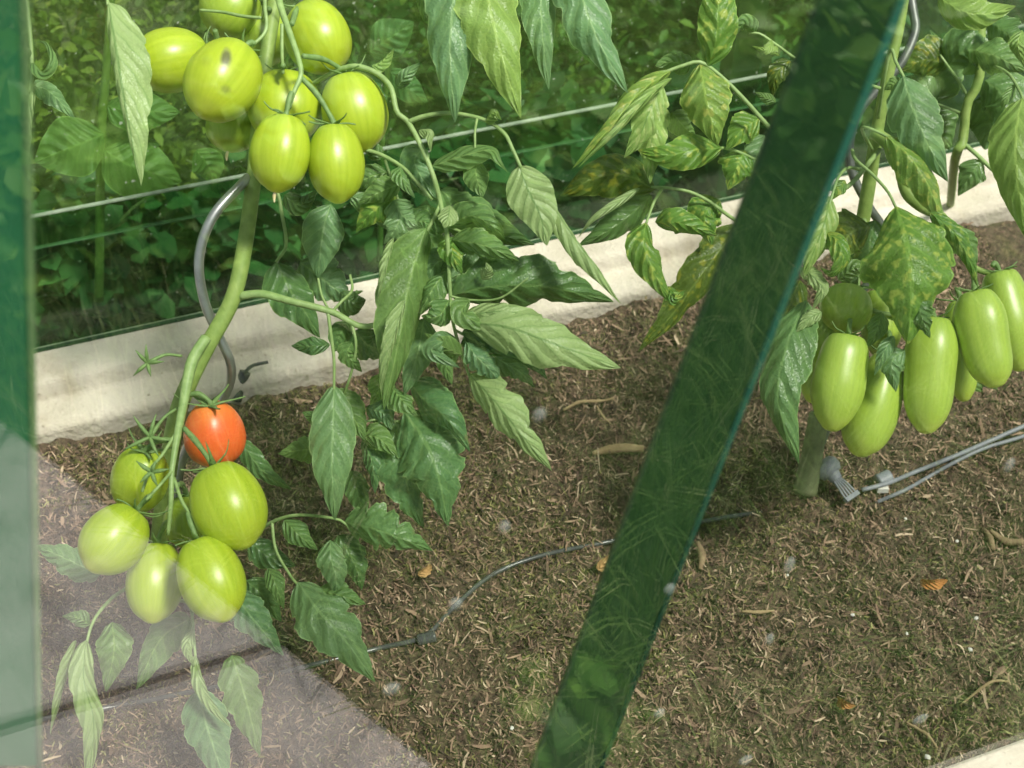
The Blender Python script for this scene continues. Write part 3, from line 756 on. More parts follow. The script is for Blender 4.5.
# lower truss
rachis(LP, [(206, 338, 1.142), (192, 362, 1.13), (184, 400, 1.115), (177, 438, 1.095), (172, 470, 1.085), (171, 500, 1.08), (168, 535, 1.085)], [5.0, 5.2, 4.2, 3.4, 2.6, 2.2, 1.6],
       [([(178, 430, 1.10), (162, 455, 1.085), (150, 470, 1.075), (142, 492, 1.07)], [1.6, 1.4, 1.3]), ([(173, 470, 1.085), (160, 485, 1.07), (146, 500, 1.065)], [1.5, 1.3]),
        ([(174, 478, 1.085), (184, 505, 1.07), (205, 530, 1.06)], [1.6, 1.4])])
lows = [(214, 433, 1.15, 66, 61, 8, -24, 'tom_r', (188, 395, 1.14)),
        (140, 479, 1.125, 68, 57, -12, -35, 'tom', (172, 440, 1.10)),
        (229, 505, 1.075, 90, 74, 22, 10, 'tom', (184, 428, 1.10)),
        (114, 539, 1.065, 74, 64, -38, 8, 'tom', (150, 496, 1.066)),
        (155, 581, 1.105, 80, 57, -4, 6, 'tom', (170, 520, 1.085)),
        (211, 578, 1.055, 88, 65, 20, 8, 'tom', (188, 512, 1.068)),
        (186, 521, 1.16, 52, 44, 0, 0, 'tom_g', (178, 485, 1.10))]
for i, (x, y, d, l, w, an, tw, m, at) in enumerate(lows):
    tomato(LP, x, y, d, l, w, an, tw, m, at, seed=20 + i, sep=(5, 1.35 if m == 'tom_r' else 1.15), label='ripening orange red tomato' if m == 'tom_r' else None, kind='plum' if i else 'pear')
# empty calyxes on the lower truss
def star(parent, x, y, d, n=5, L=0.018, at=None, seed=0):
    rnd = random.Random(seed); c = P(x, y, d); b = MB()
    for q in range(n):
        a = 2 * PI * q / n + rnd.uniform(-.3, .3); e = L * rnd.uniform(.7, 1.2)
        dr = RT * math.cos(a) + UP * math.sin(a) - F * rnd.uniform(-.1, .6)
        b.tube([c, c + dr * e * .5 - F * .002, c + dr * e], [0.0016, 0.0019, 0.0003], n=8, k=6)
    if at: b.tube([c, c.lerp(P(*at), .5) + UP * .004, P(*at)], [0.0022, 0.0014, 0.0013], k=7)
    b.build('calyx', M['calyx'], parent, origin=c)
star(LP, 150, 437, 1.10, 5, 0.02, (178, 408, 1.12), 3)
star(LP, 148, 363, 1.13, 5, 0.015, (182, 356, 1.145), 5)
star(LP, 152, 472, 1.055, 5, 0.014, None, 6)

FR, BKS = 'front', 'back'
def leafset(plant, stalk_pts, r, leaves, extra=(), mat='stalk'):
    s = stalk(plant, stalk_pts, r, extra=extra, mat=mat)
    for L in leaves:
        pts, w, kw = L
        leaflet(s, pts, w, **kw)
    return s
D = 1.12
# two drooping leaves, top left
leafset(LP, [(24, -30, 1.10), (27, 5, 1.10), (31, 45, 1.10), (32, 75, 1.10), (30, 92, 1.10)], [2.2, 2, 1.8, 1.5], [
    ([(33, 88, 1.10), (27, 112, 1.09), (27, 138, 1.09), (25, 180, 1.095)], 17, dict(mat='leaf_lime', side=BKS, curl=(.9, 1.2), amp=.08, tilt=-15, peak=.5)),
    ([(31, 58, 1.10), (26, 50, 1.09), (18, 41, 1.09)], 9, dict(mat='leaf_lime', side=BKS, amp=.05)),
    ([(32, 62, 1.10), (42, 72, 1.08), (50, 62, 1.075), (45, 45, 1.09), (36, 42, 1.10)], 16, dict(mat='leaf', side=FR, amp=.05, curl=(.6, .2), tilt=40)),
    ([(33, 85, 1.11), (50, 92, 1.12), (75, 118, 1.13)], 26, dict(mat='leaf_blue', amp=.12, tilt=20))])
leafset(LP, [(100, -40, 1.12), (106, -10, 1.11), (108, 5, 1.10)], [1.8, 1.6, 1.4], [
    ([(108, 2, 1.10), (116, 50, 1.08), (126, 110, 1.075), (141, 186, 1.085)], 62, dict(mat='leaf_lime', side=BKS, fold=.25, curl=(.2, 2.0), amp=.13, lobes=5, tilt=-8, ruff=.2, peak=.62, tipw=.45))])
# upper right compound leaf of the left plant
s1 = leafset(LP, [(262, 118, 1.165), (300, 92, 1.15), (344, 68, 1.12), (370, 70, 1.115), (390, 86, 1.11), (397, 112, 1.105), (408, 122, 1.105), (422, 148, 1.10), (434, 178, 1.10), (441, 205, 1.11), (447, 235, 1.11), (450, 290, 1.12), (453, 322, 1.125), (462, 355, 1.13), (470, 378, 1.13)],
    [2.0, 2.2, 2.4, 2.4, 2.2, 2.0, 1.6, 1.2], [
    ([(397, 88, 1.11), (405, 77, 1.10), (421, 62, 1.10)], 17, dict(mat='leaf_blue', amp=.04, lobes=2, fold=.1)),
    ([(372, 66, 1.12), (382, 62, 1.12), (394, 48, 1.12)], 17, dict(mat='leaf_lime', amp=.05, curl=(.9, .2), tilt=30)),
    ([(419, 130, 1.10), (430, 134, 1.09), (431, 152, 1.09)], 15, dict(mat='leaf_lime', amp=.05, curl=(.7, .2), side=BKS, tilt=20)),
    ([(432, 166, 1.10), (462, 156, 1.085), (490, 150, 1.075), (500, 160, 1.07), (508, 173, 1.07)], 30, dict(mat='leaf', amp=.08, fold=.4, tilt=(20, 20, 60), side=FR)),
    ([(478, 160, 1.09), (476, 175, 1.09), (483, 197, 1.09)], 30, dict(mat='leaf', amp=.06, peak=.8, fold=.2)),
    ([(422, 148, 1.11), (415, 165, 1.12), (436, 198, 1.12)], 34, dict(mat='leaf_blue', amp=.1, fold=.2)),
    ([(450, 205, 1.10), (448, 217, 1.085), (444, 228, 1.08)], 26, dict(mat='leaf_lime', side=BKS, amp=.05, peak=.8)),
    ([(440, 190, 1.12), (462, 205, 1.12), (488, 215, 1.13), (520, 232, 1.15)], 46, dict(mat='leaf', amp=.25, fold=.35, tilt=15)),
    ([(445, 225, 1.13), (470, 228, 1.12), (500, 235, 1.13), (535, 245, 1.15)], 44, dict(mat='leaf_dark', amp=.2, fold=.3, tilt=-10)),
    ([(449, 300, 1.12), (440, 315, 1.10), (428, 318, 1.10), (421, 316, 1.11)], 34, dict(mat='leaf', amp=.1, tilt=20)),
    ([(446, 272, 1.13), (432, 290, 1.115), (419, 316, 1.12)], 34, dict(mat='leaf', amp=.08, fold=.35, tilt=-12, curl=(.2, .6))),
    ([(447, 280, 1.13), (475, 268, 1.135), (510, 270, 1.145), (557, 262, 1.16)], 42, dict(mat='leaf_blue', amp=.28, fold=.3, tilt=-20)),
    ([(450, 296, 1.125), (490, 287, 1.12), (545, 287, 1.13), (614, 302, 1.16)], 66, dict(mat='leaf_dark', amp=.3, lobes=4, fold=.28, tilt=-22, peak=.66, tipw=.25)),
    ([(455, 318, 1.12), (490, 312, 1.10), (512, 312, 1.095), (533, 318, 1.10)], 34, dict(mat='leaf_lime', side=BKS, amp=.1, peak=.8, tilt=25)),
    ([(466, 322, 1.11), (510, 328, 1.085), (560, 346, 1.08), (621, 368, 1.095)], 64, dict(mat='leaf_lime', side=BKS, amp=.22, lobes=3, fold=.25, curl=(.25, .55), tilt=(10, 20), peak=.72, tipw=.25)),
    ([(460, 345, 1.13), (490, 350, 1.12), (525, 362, 1.12), (548, 380, 1.13)], 50, dict(mat='leaf_shiny', amp=.4, lobes=7, fold=.4, tilt=-35, ruff=.15)),
    ([(458, 340, 1.12), (442, 342, 1.10), (432, 352, 1.10), (460, 368, 1.10)], 26, dict(mat='leaf_blue', amp=.08)),
    ([(462, 355, 1.12), (440, 345, 1.10), (424, 333, 1.11)], 26, dict(mat='leaf', amp=.08, tilt=20)),
    ([(469, 374, 1.13), (495, 402, 1.10), (522, 436, 1.09), (552, 471, 1.10)], 50, dict(mat='leaf_lime', side=BKS, amp=.32, lobes=3, fold=.3, curl=(.3, .3), tilt=-18, tipw=.2)),
    ], extra=[([(408, 122, 1.105), (425, 116, 1.10), (450, 113, 1.095), (482, 119, 1.09), (503, 132, 1.085), (513, 150, 1.08), (521, 168, 1.08)], [2.2, 1.9, 1.7, 1.7, 1.5]),
              ([(477, 119, 1.09), (475, 132, 1.085), (475, 145, 1.085), (474, 160, 1.085)], [1.2, 1.0]),
              ([(450, 296, 1.12), (470, 300, 1.12), (500, 298, 1.11), (528, 278, 1.10)], [1.0, 1.0, .8])])
for L in [([(485, 122, 1.085), (495, 112, 1.075), (502, 120, 1.08)], 17, dict(mat='leaf_lime', side=FR, amp=.05, tilt=40)),
          ([(519, 166, 1.08), (528, 190, 1.075), (540, 215, 1.075), (547, 246, 1.08)], 50, dict(mat='leaf_lime', side=BKS, amp=.05, lobes=2, fold=.12, curl=(.1, .2), tilt=0, peak=.7)),
          ([(548, 196, 1.09), (570, 232, 1.085), (597, 268, 1.085), (621, 304, 1.09)], 34, dict(mat='leaf_lime', side=BKS, amp=.12, fold=.3, curl=(.6, 1.0), tilt=52, lobes=3, tipw=.2))]:
    leaflet(s1, L[0], L[1], **L[2])
# small red fruit glimpsed among the leaves
tomato(LP, 482, 284, 1.20, 11, 12, 0, 0, 'tom_r', None, calyx=False, label='tiny red fruit half hidden by leaves')
# second leaf just below the truss
s2 = leafset(LP, [(262, 150, 1.16), (320, 150, 1.14), (366, 150, 1.13), (398, 164, 1.125), (415, 180, 1.12), (432, 200, 1.12)], [1.6, 1.8, 1.8, 1.5], [
    ([(400, 166, 1.12), (402, 178, 1.105), (415, 198, 1.105)], 20, dict(mat='leaf', amp=.05, fold=.3, tilt=20)),
    ([(405, 168, 1.13), (420, 178, 1.13), (438, 200, 1.13)], 36, dict(mat='leaf_blue', amp=.12)),
    ([(400, 184, 1.13), (380, 192, 1.125), (358, 204, 1.13)], 34, dict(mat='leaf', amp=.15, fold=.35, curl=(.5, .2))),
    ([(350, 196, 1.15), (372, 205, 1.15), (400, 236, 1.15)], 34, dict(mat='leaf_blue', amp=.15)),
    ([(394, 200, 1.13), (402, 215, 1.13), (418, 226, 1.13)], 38, dict(mat='leaf_blue', amp=.15, ruff=.15)),
    ([(428, 205, 1.14), (425, 230, 1.14), (420, 262, 1.15)], 50, dict(mat='leaf_blue', amp=.15)),
    ([(362, 196, 1.17), (352, 185, 1.17), (368, 175, 1.17)], 24, dict(mat='leaf_blue', amp=.1))])
# leaf hanging close behind the truss: two dull leaflets
s3 = leafset(LP, [(254, 165, 1.18), (276, 190, 1.19), (282, 215, 1.19), (286, 245, 1.19), (276, 262, 1.19)], [1.6, 1.8, 1.6, 1.4], [
    ([(331, 204, 1.19), (325, 222, 1.18), (321, 245, 1.18), (318, 278, 1.19)], 46, dict(mat='leaf_blue', amp=.08, lobes=3, fold=.15, peak=.8, curl=(.2, .2))),
    ([(276, 262, 1.19), (290, 290, 1.18), (305, 312, 1.18), (320, 338, 1.19)], 56, dict(mat='leaf_dark', amp=.08, fold=.3, tilt=15)),
    ([(284, 195, 1.21), (300, 205, 1.21), (318, 190, 1.22)], 26, dict(mat='leaf_dark', amp=.1)),
    ([(300, 262, 1.22), (330, 285, 1.22), (350, 300, 1.22)], 60, dict(mat='leaf_blue', amp=.25, fold=.3))],
    extra=[([(318, 278, 1.19), (322, 296, 1.19), (330, 312, 1.18)], [1.2, 1.2])])
# the long side branch and its hanging leaves
s4 = leafset(LP, [(240, 296, 1.15), (262, 294, 1.145), (290, 301, 1.14), (332, 312, 1.14), (360, 326, 1.14), (385, 322, 1.14), (408, 310, 1.145)], [4.0, 3.4, 3.0, 2.6, 2.2], [
    ([(330, 345, 1.14), (312, 346, 1.13), (291, 346, 1.14)], 21, dict(mat='leaf_dark', amp=.03, lobes=2, fold=.15, peak=.85)),
    ([(348, 322, 1.15), (340, 335, 1.15), (334, 352, 1.15)], 30, dict(mat='leaf_dark', amp=.08, peak=.85)),
    ([(356, 330, 1.15), (368, 345, 1.15), (392, 352, 1.15)], 42, dict(mat='leaf_dark', amp=.2)),
    ([(352, 342, 1.14), (348, 355, 1.14), (362, 372, 1.15)], 26, dict(mat='leaf', amp=.2)),
    ([(340, 292, 1.18), (352, 302, 1.17), (366, 300, 1.17)], 38, dict(mat='leaf_dark', amp=.1, peak=.8)),
    ([(334, 385, 1.15), (333, 425, 1.135), (332, 470, 1.13), (335, 521, 1.14)], 52, dict(mat='leaf_blue', amp=.1, lobes=4, fold=.22, curl=(.3, .3), peak=.72, tipw=.15)),
    ([(332, 432, 1.17), (318, 420, 1.17), (302, 412, 1.175)], 28, dict(mat='leaf', amp=.08)),
    ([(322, 450, 1.19), (302, 450, 1.19), (278, 454, 1.195)], 34, dict(mat='leaf', amp=.2)),
    ([(333, 390, 1.16), (352, 415, 1.15), (365, 440, 1.15)], 42, dict(mat='leaf', amp=.12, fold=.3))],
    extra=[([(328, 312, 1.14), (331, 335, 1.14), (334, 360, 1.145), (334, 392, 1.15)], [1.7, 1.5, 1.2]), ([(332, 312, 1.14), (341, 302, 1.14), (352, 290, 1.15), (350, 275, 1.16)], [1.4, 1.2]),
           ([(352, 324, 1.14), (356, 345, 1.14), (352, 370, 1.15), (344, 395, 1.16)], [1.5, 1.3, 1.2])])
# large mid leaves
s5 = leafset(LP, [(440, 205, 1.125), (428, 230, 1.125), (412, 262, 1.125), (398, 300, 1.125)], [1.6, 1.6, 1.4, 1.2], [
    ([(426, 228, 1.12), (410, 280, 1.11), (400, 335, 1.105), (384, 410, 1.12)], 66, dict(mat='leaf', amp=.12, lobes=4, fold=.35, curl=(.4, .3), tilt=18, tipw=.2)),
    ([(394, 238, 1.115), (386, 265, 1.10), (381, 288, 1.10), (378, 302, 1.105)], 20, dict(mat='leaf_lime', side=BKS, amp=.03, lobes=1, curl=(.8, 1.3), tilt=35)),
    ([(405, 300, 1.10), (396, 328, 1.09), (388, 358, 1.09), (381, 392, 1.10)], 24, dict(mat='leaf_lime', side=BKS, amp=.14, curl=(.7, .5), tilt=28)),
    ([(428, 232, 1.145), (440, 262, 1.14), (442, 300, 1.15)], 38, dict(mat='leaf', amp=.12)),
    ([(424, 318, 1.14), (418, 352, 1.13), (404, 396, 1.14)], 42, dict(mat='leaf_blue', amp=.12, fold=.3))])
leafset(LP, [(446, 225, 1.125), (470, 236, 1.12), (500, 250, 1.13)], [1.4, 1.2, 1.0], [
    ([(448, 228, 1.12), (470, 216, 1.105), (492, 226, 1.10), (505, 240, 1.11)], 34, dict(mat='leaf', amp=.16, tilt=-25)),
    ([(452, 240, 1.12), (478, 244, 1.10), (500, 252, 1.10), (520, 262, 1.11)], 36, dict(mat='leaf', amp=.2, tilt=-10)),
    ([(456, 236, 1.13), (452, 252, 1.11), (462, 275, 1.11)], 34, dict(mat='leaf_spot', amp=.1)),
    ([(482, 280, 1.11), (488, 270, 1.10), (486, 262, 1.10)], 16, dict(mat='leaf_lime', side=BKS, amp=.05)),
    ([(455, 262, 1.14), (438, 262, 1.13), (424, 282, 1.135)], 36, dict(mat='leaf_blue', amp=.12)),
    ([(470, 300, 1.115), (462, 312, 1.10), (478, 322, 1.10), (496, 320, 1.11)], 28, dict(mat='leaf', amp=.12, tilt=20))])
leafset(LP, [(385, 160, 1.15), (400, 205, 1.145), (410, 240, 1.14)], [1.4, 1.2, 1.0], [
    ([(388, 172, 1.15), (368, 178, 1.14), (350, 190, 1.15)], 30, dict(mat='leaf', amp=.12)),
    ([(396, 196, 1.145), (372, 212, 1.135), (356, 232, 1.145)], 40, dict(mat='leaf_spot', amp=.14)),
    ([(402, 210, 1.14), (396, 228, 1.125), (384, 244, 1.13)], 32, dict(mat='leaf_blue', amp=.12)),
    ([(406, 225, 1.14), (424, 222, 1.125), (438, 236, 1.13)], 32, dict(mat='leaf', amp=.12)),
    ([(380, 160, 1.16), (372, 150, 1.155), (358, 148, 1.16)], 22, dict(mat='leaf', amp=.1))])
leafset(LP, [(455, 330, 1.13), (470, 338, 1.125), (485, 345, 1.12)], [1.3, 1.1, 0.9], [
    ([(462, 332, 1.125), (485, 334, 1.115), (505, 342, 1.115), (522, 360, 1.12)], 40, dict(mat='leaf_dark', amp=.25, lobes=5)),
    ([(466, 342, 1.12), (476, 356, 1.11), (492, 372, 1.11), (502, 388, 1.12)], 34, dict(mat='leaf_blue', amp=.3, lobes=6)),
    ([(482, 345, 1.125), (500, 360, 1.12), (520, 372, 1.12), (535, 388, 1.13)], 34, dict(mat='leaf_blue', amp=.35, lobes=6)),
    ([(458, 350, 1.13), (446, 362, 1.12), (452, 385, 1.125)], 26, dict(mat='leaf', amp=.1))])
# shiny lower cluster
s6 = leafset(LP, [(384, 370, 1.15), (398, 395, 1.16), (404, 420, 1.17), (372, 420, 1.16), (345, 432, 1.15)], [1.6, 1.4, 1.2, 1.0], [
    ([(392, 388, 1.15), (404, 402, 1.13), (418, 416, 1.13)], 34, dict(mat='leaf', amp=.08, fold=.4, tilt=20)),
    ([(384, 372, 1.16), (378, 392, 1.14), (370, 405, 1.14)], 30, dict(mat='leaf_lime', amp=.08)),
    ([(410, 384, 1.17), (426, 402, 1.135), (446, 418, 1.12), (470, 452, 1.13)], 56, dict(mat='leaf_shiny', amp=.08, fold=.3, curl=((.3, .9, .5), .3), tilt=-32, ruff=.12)),
    ([(404, 412, 1.16), (424, 440, 1.135), (438, 475, 1.125), (448, 526, 1.14)], 96, dict(mat='leaf_shiny', amp=.3, lobes=5, fold=.28, curl=(.3, .5), tilt=5, ruff=.12)),
    ([(396, 420, 1.17), (402, 460, 1.155), (410, 495, 1.16), (424, 528, 1.17)], 66, dict(mat='leaf_shiny', amp=.3, lobes=6, fold=.3, tilt=14, ruff=.12)),
    ([(360, 436, 1.16), (378, 438, 1.145), (398, 456, 1.145)], 34, dict(mat='leaf', amp=.1, fold=.3)),
    ([(362, 440, 1.17), (372, 462, 1.155), (375, 494, 1.16)], 28, dict(mat='leaf_shiny', amp=.2, fold=.4, tilt=-15)),
    ([(388, 456, 1.175), (390, 475, 1.17), (388, 486, 1.175)], 20, dict(mat='leaf_shiny', amp=.2, fold=.4)),
    ([(366, 408, 1.165), (384, 414, 1.15), (392, 430, 1.15)], 34, dict(mat='leaf_blue', amp=.12, fold=.3)),
    ([(352, 470, 1.20), (358, 495, 1.19), (366, 522, 1.195)], 30, dict(mat='leaf_dark', amp=.12)),
    ([(395, 430, 1.19), (415, 440, 1.19), (430, 460, 1.19)], 60, dict(mat='leaf_dark', amp=.2))])
# low leaf lying towards the soil
s7 = leafset(LP, [(170, 500, 1.22), (230, 545, 1.24), (272, 522, 1.20), (300, 515, 1.185), (340, 520, 1.18), (350, 530, 1.18)], [2.0, 2.0, 1.6, 1.2], [
    ([(344, 522, 1.18), (370, 528, 1.155), (400, 538, 1.15), (433, 551, 1.165)], 60, dict(mat='leaf_shiny', amp=.38, lobes=6, fold=.3, tilt=-18, ruff=.14)),
    ([(284, 520, 1.19), (300, 536, 1.175), (318, 550, 1.18)], 30, dict(mat='leaf', amp=.1)),
    ([(330, 540, 1.17), (331, 558, 1.155), (336, 578, 1.155), (337, 602, 1.165)], 36, dict(mat='leaf_blue', amp=.15, fold=.3)),
    ([(338, 535, 1.20), (355, 565, 1.19), (362, 590, 1.195)], 40, dict(mat='leaf_dark', amp=.2)),
    ([(298, 582, 1.17), (318, 610, 1.14), (345, 640, 1.13), (375, 682, 1.145)], 66, dict(mat='leaf_blue', amp=.24, lobes=4, fold=.26, curl=(.3, .3), tilt=6, peak=.66, tipw=.15)),
    ([(318, 590, 1.17), (342, 596, 1.155), (366, 604, 1.16)], 36, dict(mat='leaf', amp=.2)),
    ([(268, 568, 1.17), (276, 585, 1.15), (284, 610, 1.155)], 24, dict(mat='leaf', amp=.08, fold=.3)),
    ([(232, 588, 1.16), (246, 610, 1.14), (264, 632, 1.14), (284, 656, 1.15)], 46, dict(mat='leaf_blue', amp=.2, fold=.3, lobes=4)),
    ([(246, 580, 1.19), (262, 595, 1.18), (282, 622, 1.19)], 40, dict(mat='leaf_dark', amp=.15)),
    ([(240, 440, 1.24), (262, 470, 1.24), (292, 490, 1.25)], 26, dict(mat='leaf_dark', amp=.15)),
    ([(248, 540, 1.23), (268, 556, 1.22), (296, 566, 1.22)], 36, dict(mat='leaf_dark', amp=.15)),
    ], extra=[([(272, 522, 1.20), (276, 550, 1.19), (290, 575, 1.18), (300, 588, 1.17)], [1.6, 1.4, 1.2])])
# pale leaves at bottom left, seen through the bright reflection
s8 = leafset(LP, [(160, 555, 1.22), (130, 585, 1.16), (110, 600, 1.14), (93, 622, 1.12), (85, 650, 1.11)], [1.8, 1.8, 1.6, 1.2], [
    ([(86, 640, 1.11), (84, 680, 1.10), (94, 725, 1.10), (86, 790, 1.11)], 34, dict(mat='leaf_lime', side=BKS, amp=.12, curl=(.3, .5), tilt=20)),
    ([(112, 622, 1.14), (114, 650, 1.12), (106, 692, 1.13)], 42, dict(mat='leaf', amp=.1, fold=.2)),
    ([(90, 625, 1.12), (78, 618, 1.11), (62, 616, 1.115)], 22, dict(mat='leaf', amp=.1)),
    ([(76, 640, 1.13), (64, 680, 1.13), (50, 735, 1.14)], 16, dict(mat='leaf_lime', side=BKS, amp=.1, tilt=40)),
    ([(100, 575, 1.20), (60, 556, 1.20), (34, 545, 1.21)], 40, dict(mat='leaf_blue', amp=.2))])
s9 = leafset(LP, [(178, 600, 1.19), (190, 606, 1.12), (194, 640, 1.10), (196, 668, 1.095)], [1.8, 1.6, 1.5, 1.2], [
    ([(190, 618, 1.12), (160, 640, 1.12), (136, 690, 1.13)], 46, dict(mat='leaf', amp=.12, tilt=-15)),
    ([(195, 655, 1.09), (200, 682, 1.08), (212, 705, 1.08), (234, 730, 1.085)], 18, dict(mat='leaf_lime', side=BKS, amp=.08, curl=(.6, .6), tilt=20)),
    ([(193, 630, 1.09), (187, 648, 1.08), (195, 668, 1.085)], 14, dict(mat='leaf_lime', side=BKS, amp=.05)),
    ([(198, 690, 1.11), (208, 730, 1.10), (228, 790, 1.11)], 56, dict(mat='leaf_blue', amp=.15)),
    ([(232, 655, 1.13), (246, 700, 1.12), (260, 756, 1.13)], 50, dict(mat='leaf', amp=.2, tilt=12))])
# leaves hanging from above, top centre
s10 = leafset(LP, [(300, -60, 1.15), (380, -85, 1.10), (450, -70, 1.08), (520, -60, 1.09), (600, -50, 1.10)], [2.6, 2.4, 2.2, 1.8], [
    ([(466, -72, 1.08), (456, -20, 1.07), (450, 50, 1.065), (455, 123, 1.08)], 72, dict(mat='leaf_blue', amp=.16, lobes=4, fold=.22, curl=(.3, .4), tilt=-8, tipw=.2)),
    ([(472, -68, 1.075), (486, -10, 1.06), (500, 50, 1.055), (521, 118, 1.065)], 76, dict(mat='leaf_lime', amp=.14, lobes=4, fold=.24, curl=(.4, .35), tilt=10, tipw=.3)),
    ([(545, -60, 1.11), (541, 0, 1.105), (543, 40, 1.105), (549, 90, 1.115)], 48, dict(mat='leaf_blue', amp=.12, fold=.3, tilt=12)),
    ([(570, -58, 1.10), (580, -10, 1.09), (598, 40, 1.085), (628, 93, 1.095)], 66, dict(mat='leaf_blue', amp=.24, lobes=3, fold=.34, curl=(.3, .4), tilt=14, tipw=.2)),
    ([(425, -60, 1.12), (424, -20, 1.12), (424, 22, 1.13)], 40, dict(mat='leaf', amp=.15))])

# ================================================================== RIGHT PLANT
RP = empty('tomato_plant', ground(806, 488)); tag(RP, 'tomato plant at right with long green tomatoes and yellow mottled leaves', 'tomato plant')
b = MB(); b.tube([P(*q) for q in [(912, -60, 1.22), (900, 20, 1.23), (890, 66, 1.24), (879, 120, 1.26), (868, 190, 1.29), (854, 270, 1.33), (836, 360, 1.37), (818, 430, 1.41), (806, 492, gdepth(806, 492) + .005)]], [0.005, 0.0055, 0.007, 0.0075, 0.009, 0.0105], n=70, k=14)
b.build('stem', M['stem'], RP)
b = MB(); b.tube([P(*q) for q in [(819, 415, 1.40), (812, 455, 1.42), (805, 492, gdepth(805, 492) - .004)]], [0.0108, 0.0118, 0.0135], n=20, k=14); b.build('stem_base', M['stem_old'], RP)
b = MB(); b.tube([P(*q) for q in [(876, 134, 1.26), (892, 147, 1.24), (902, 170, 1.22), (908, 192, 1.21), (922, 206, 1.21), (940, 216, 1.215), (958, 240, 1.215), (975, 268, 1.21), (1010, 276, 1.2)]], [0.0065, 0.007, 0.007, 0.005, 0.003, .0025], n=50, k=12); b.build('side_shoot', M['stem'], RP)
rachis(RP, [(864, 220, 1.29), (862, 260, 1.25), (858, 290, 1.22), (872, 310, 1.20), (905, 315, 1.19), (935, 310, 1.19)], [2.6, 2.4, 2.2, 2.0])
rts = [(840, 380, 1.15, 99, 53, -10, 4, 'tom_l', (850, 312, 1.2), 'long'),
       (874, 402, 1.175, 108, 54, -16, 6, 'tom_l', (888, 330, 1.2), 'pear'),
       (930, 372, 1.16, 118, 52, -4, 4, 'tom_l', (922, 306, 1.19), 'long'),
       (962, 348, 1.21, 102, 36, 2, 0, 'tom_l', (955, 290, 1.21), 'long'),
       (985, 336, 1.15, 100, 52, 12, 4, 'tom_l', (975, 270, 1.2), 'long'),
       (1010, 318, 1.20, 104, 48, 12, 0, 'tom_l', (992, 266, 1.2), 'long'),
       (822, 356, 1.215, 92, 38, -12, 0, 'tom_l', (842, 305, 1.22), 'long'),
       (846, 308, 1.19, 50, 52, -15, 20, 'tom_l', (856, 284, 1.21), 'plum'),
       (882, 322, 1.215, 70, 40, 0, 0, 'tom_l', (880, 290, 1.22), 'long'),
       (985, 368, 1.25, 60, 40, 12, 0, 'tom_l', (985, 320, 1.25), 'long')]
for i, (x, y, d, l, w, an, tw, m, at, kd) in enumerate(rts[:9]):
    tomato(RP, x, y, d, l, w, an, tw, m, at, kind=kd, seed=40 + i, sep=(5, 0.9), wither=False, calyx=True)
# mottled leaves left of the brace
r1 = leafset(RP, [(880, 150, 1.26), (840, 190, 1.20), (800, 160, 1.17), (768, 126, 1.15), (740, 95, 1.14), (718, 74, 1.135), (700, 62, 1.13), (682, 66, 1.13), (660, 74, 1.13)], [2.4, 2.2, 2.0, 1.6], [
    ([(708, 66, 1.13), (716, 40, 1.115), (718, 5, 1.11), (716, -40, 1.12)], 44, dict(mat='leaf_spot', amp=.08, fold=.2, peak=.75, tipw=.2)),
    ([(700, 64, 1.13), (704, 88, 1.115), (710, 115, 1.115), (718, 146, 1.125)], 62, dict(mat='leaf_spot_light', side=FR, amp=.1, fold=.28, curl=(.3, .3), peak=.75)),
    ([(672, 70, 1.13), (640, 92, 1.11), (610, 128, 1.10), (572, 169, 1.11)], 40, dict(mat='leaf_spot_light', side=FR, amp=.08, fold=.35, curl=(.3, 1.3), tilt=22)),
    ([(672, 78, 1.12), (645, 100, 1.095), (615, 132, 1.085), (578, 168, 1.095)], 22, dict(mat='leaf_spot_light', side=BKS, amp=.08, fold=.3, curl=(.7, 1.2), tilt=25)),
    ([(662, 84, 1.14), (650, 110, 1.125), (640, 135, 1.125), (624, 158, 1.13)], 42, dict(mat='leaf_spot_light', side=BKS, amp=.2, fold=.3, ruff=.15)),
    ([(655, 92, 1.15), (652, 130, 1.145), (650, 184, 1.15)], 42, dict(mat='leaf_spot_light', side=BKS, amp=.18, fold=.3)),
    ([(690, 66, 1.15), (670, 62, 1.16), (655, 66, 1.16)], 26, dict(mat='leaf', amp=.1)),
    ([(672, 112, 1.17), (685, 128, 1.17), (696, 136, 1.18)], 32, dict(mat='leaf', amp=.1))])
r2 = leafset(RP, [(860, 240, 1.29), (800, 200, 1.22), (770, 168, 1.19), (752, 158, 1.18), (730, 149, 1.17), (715, 148, 1.16)], [2, 1.8, 1.6, 1.4], [
    ([(722, 148, 1.16), (694, 150, 1.135), (668, 155, 1.13), (637, 150, 1.14)], 42, dict(mat='leaf_spot', amp=.06, lobes=3, fold=.22, tilt=-10, peak=.75, curl=(.4, .3))),
    ([(760, 118, 1.18), (742, 130, 1.16), (726, 150, 1.16)], 40, dict(mat='leaf_spot', amp=.12)),
    ([(745, 150, 1.18), (738, 165, 1.165), (728, 190, 1.17)], 50, dict(mat='leaf_spot', amp=.18)),
    ([(765, 135, 1.19), (755, 160, 1.18), (748, 182, 1.185)], 30, dict(mat='leaf_blue', amp=.15, tilt=20))])
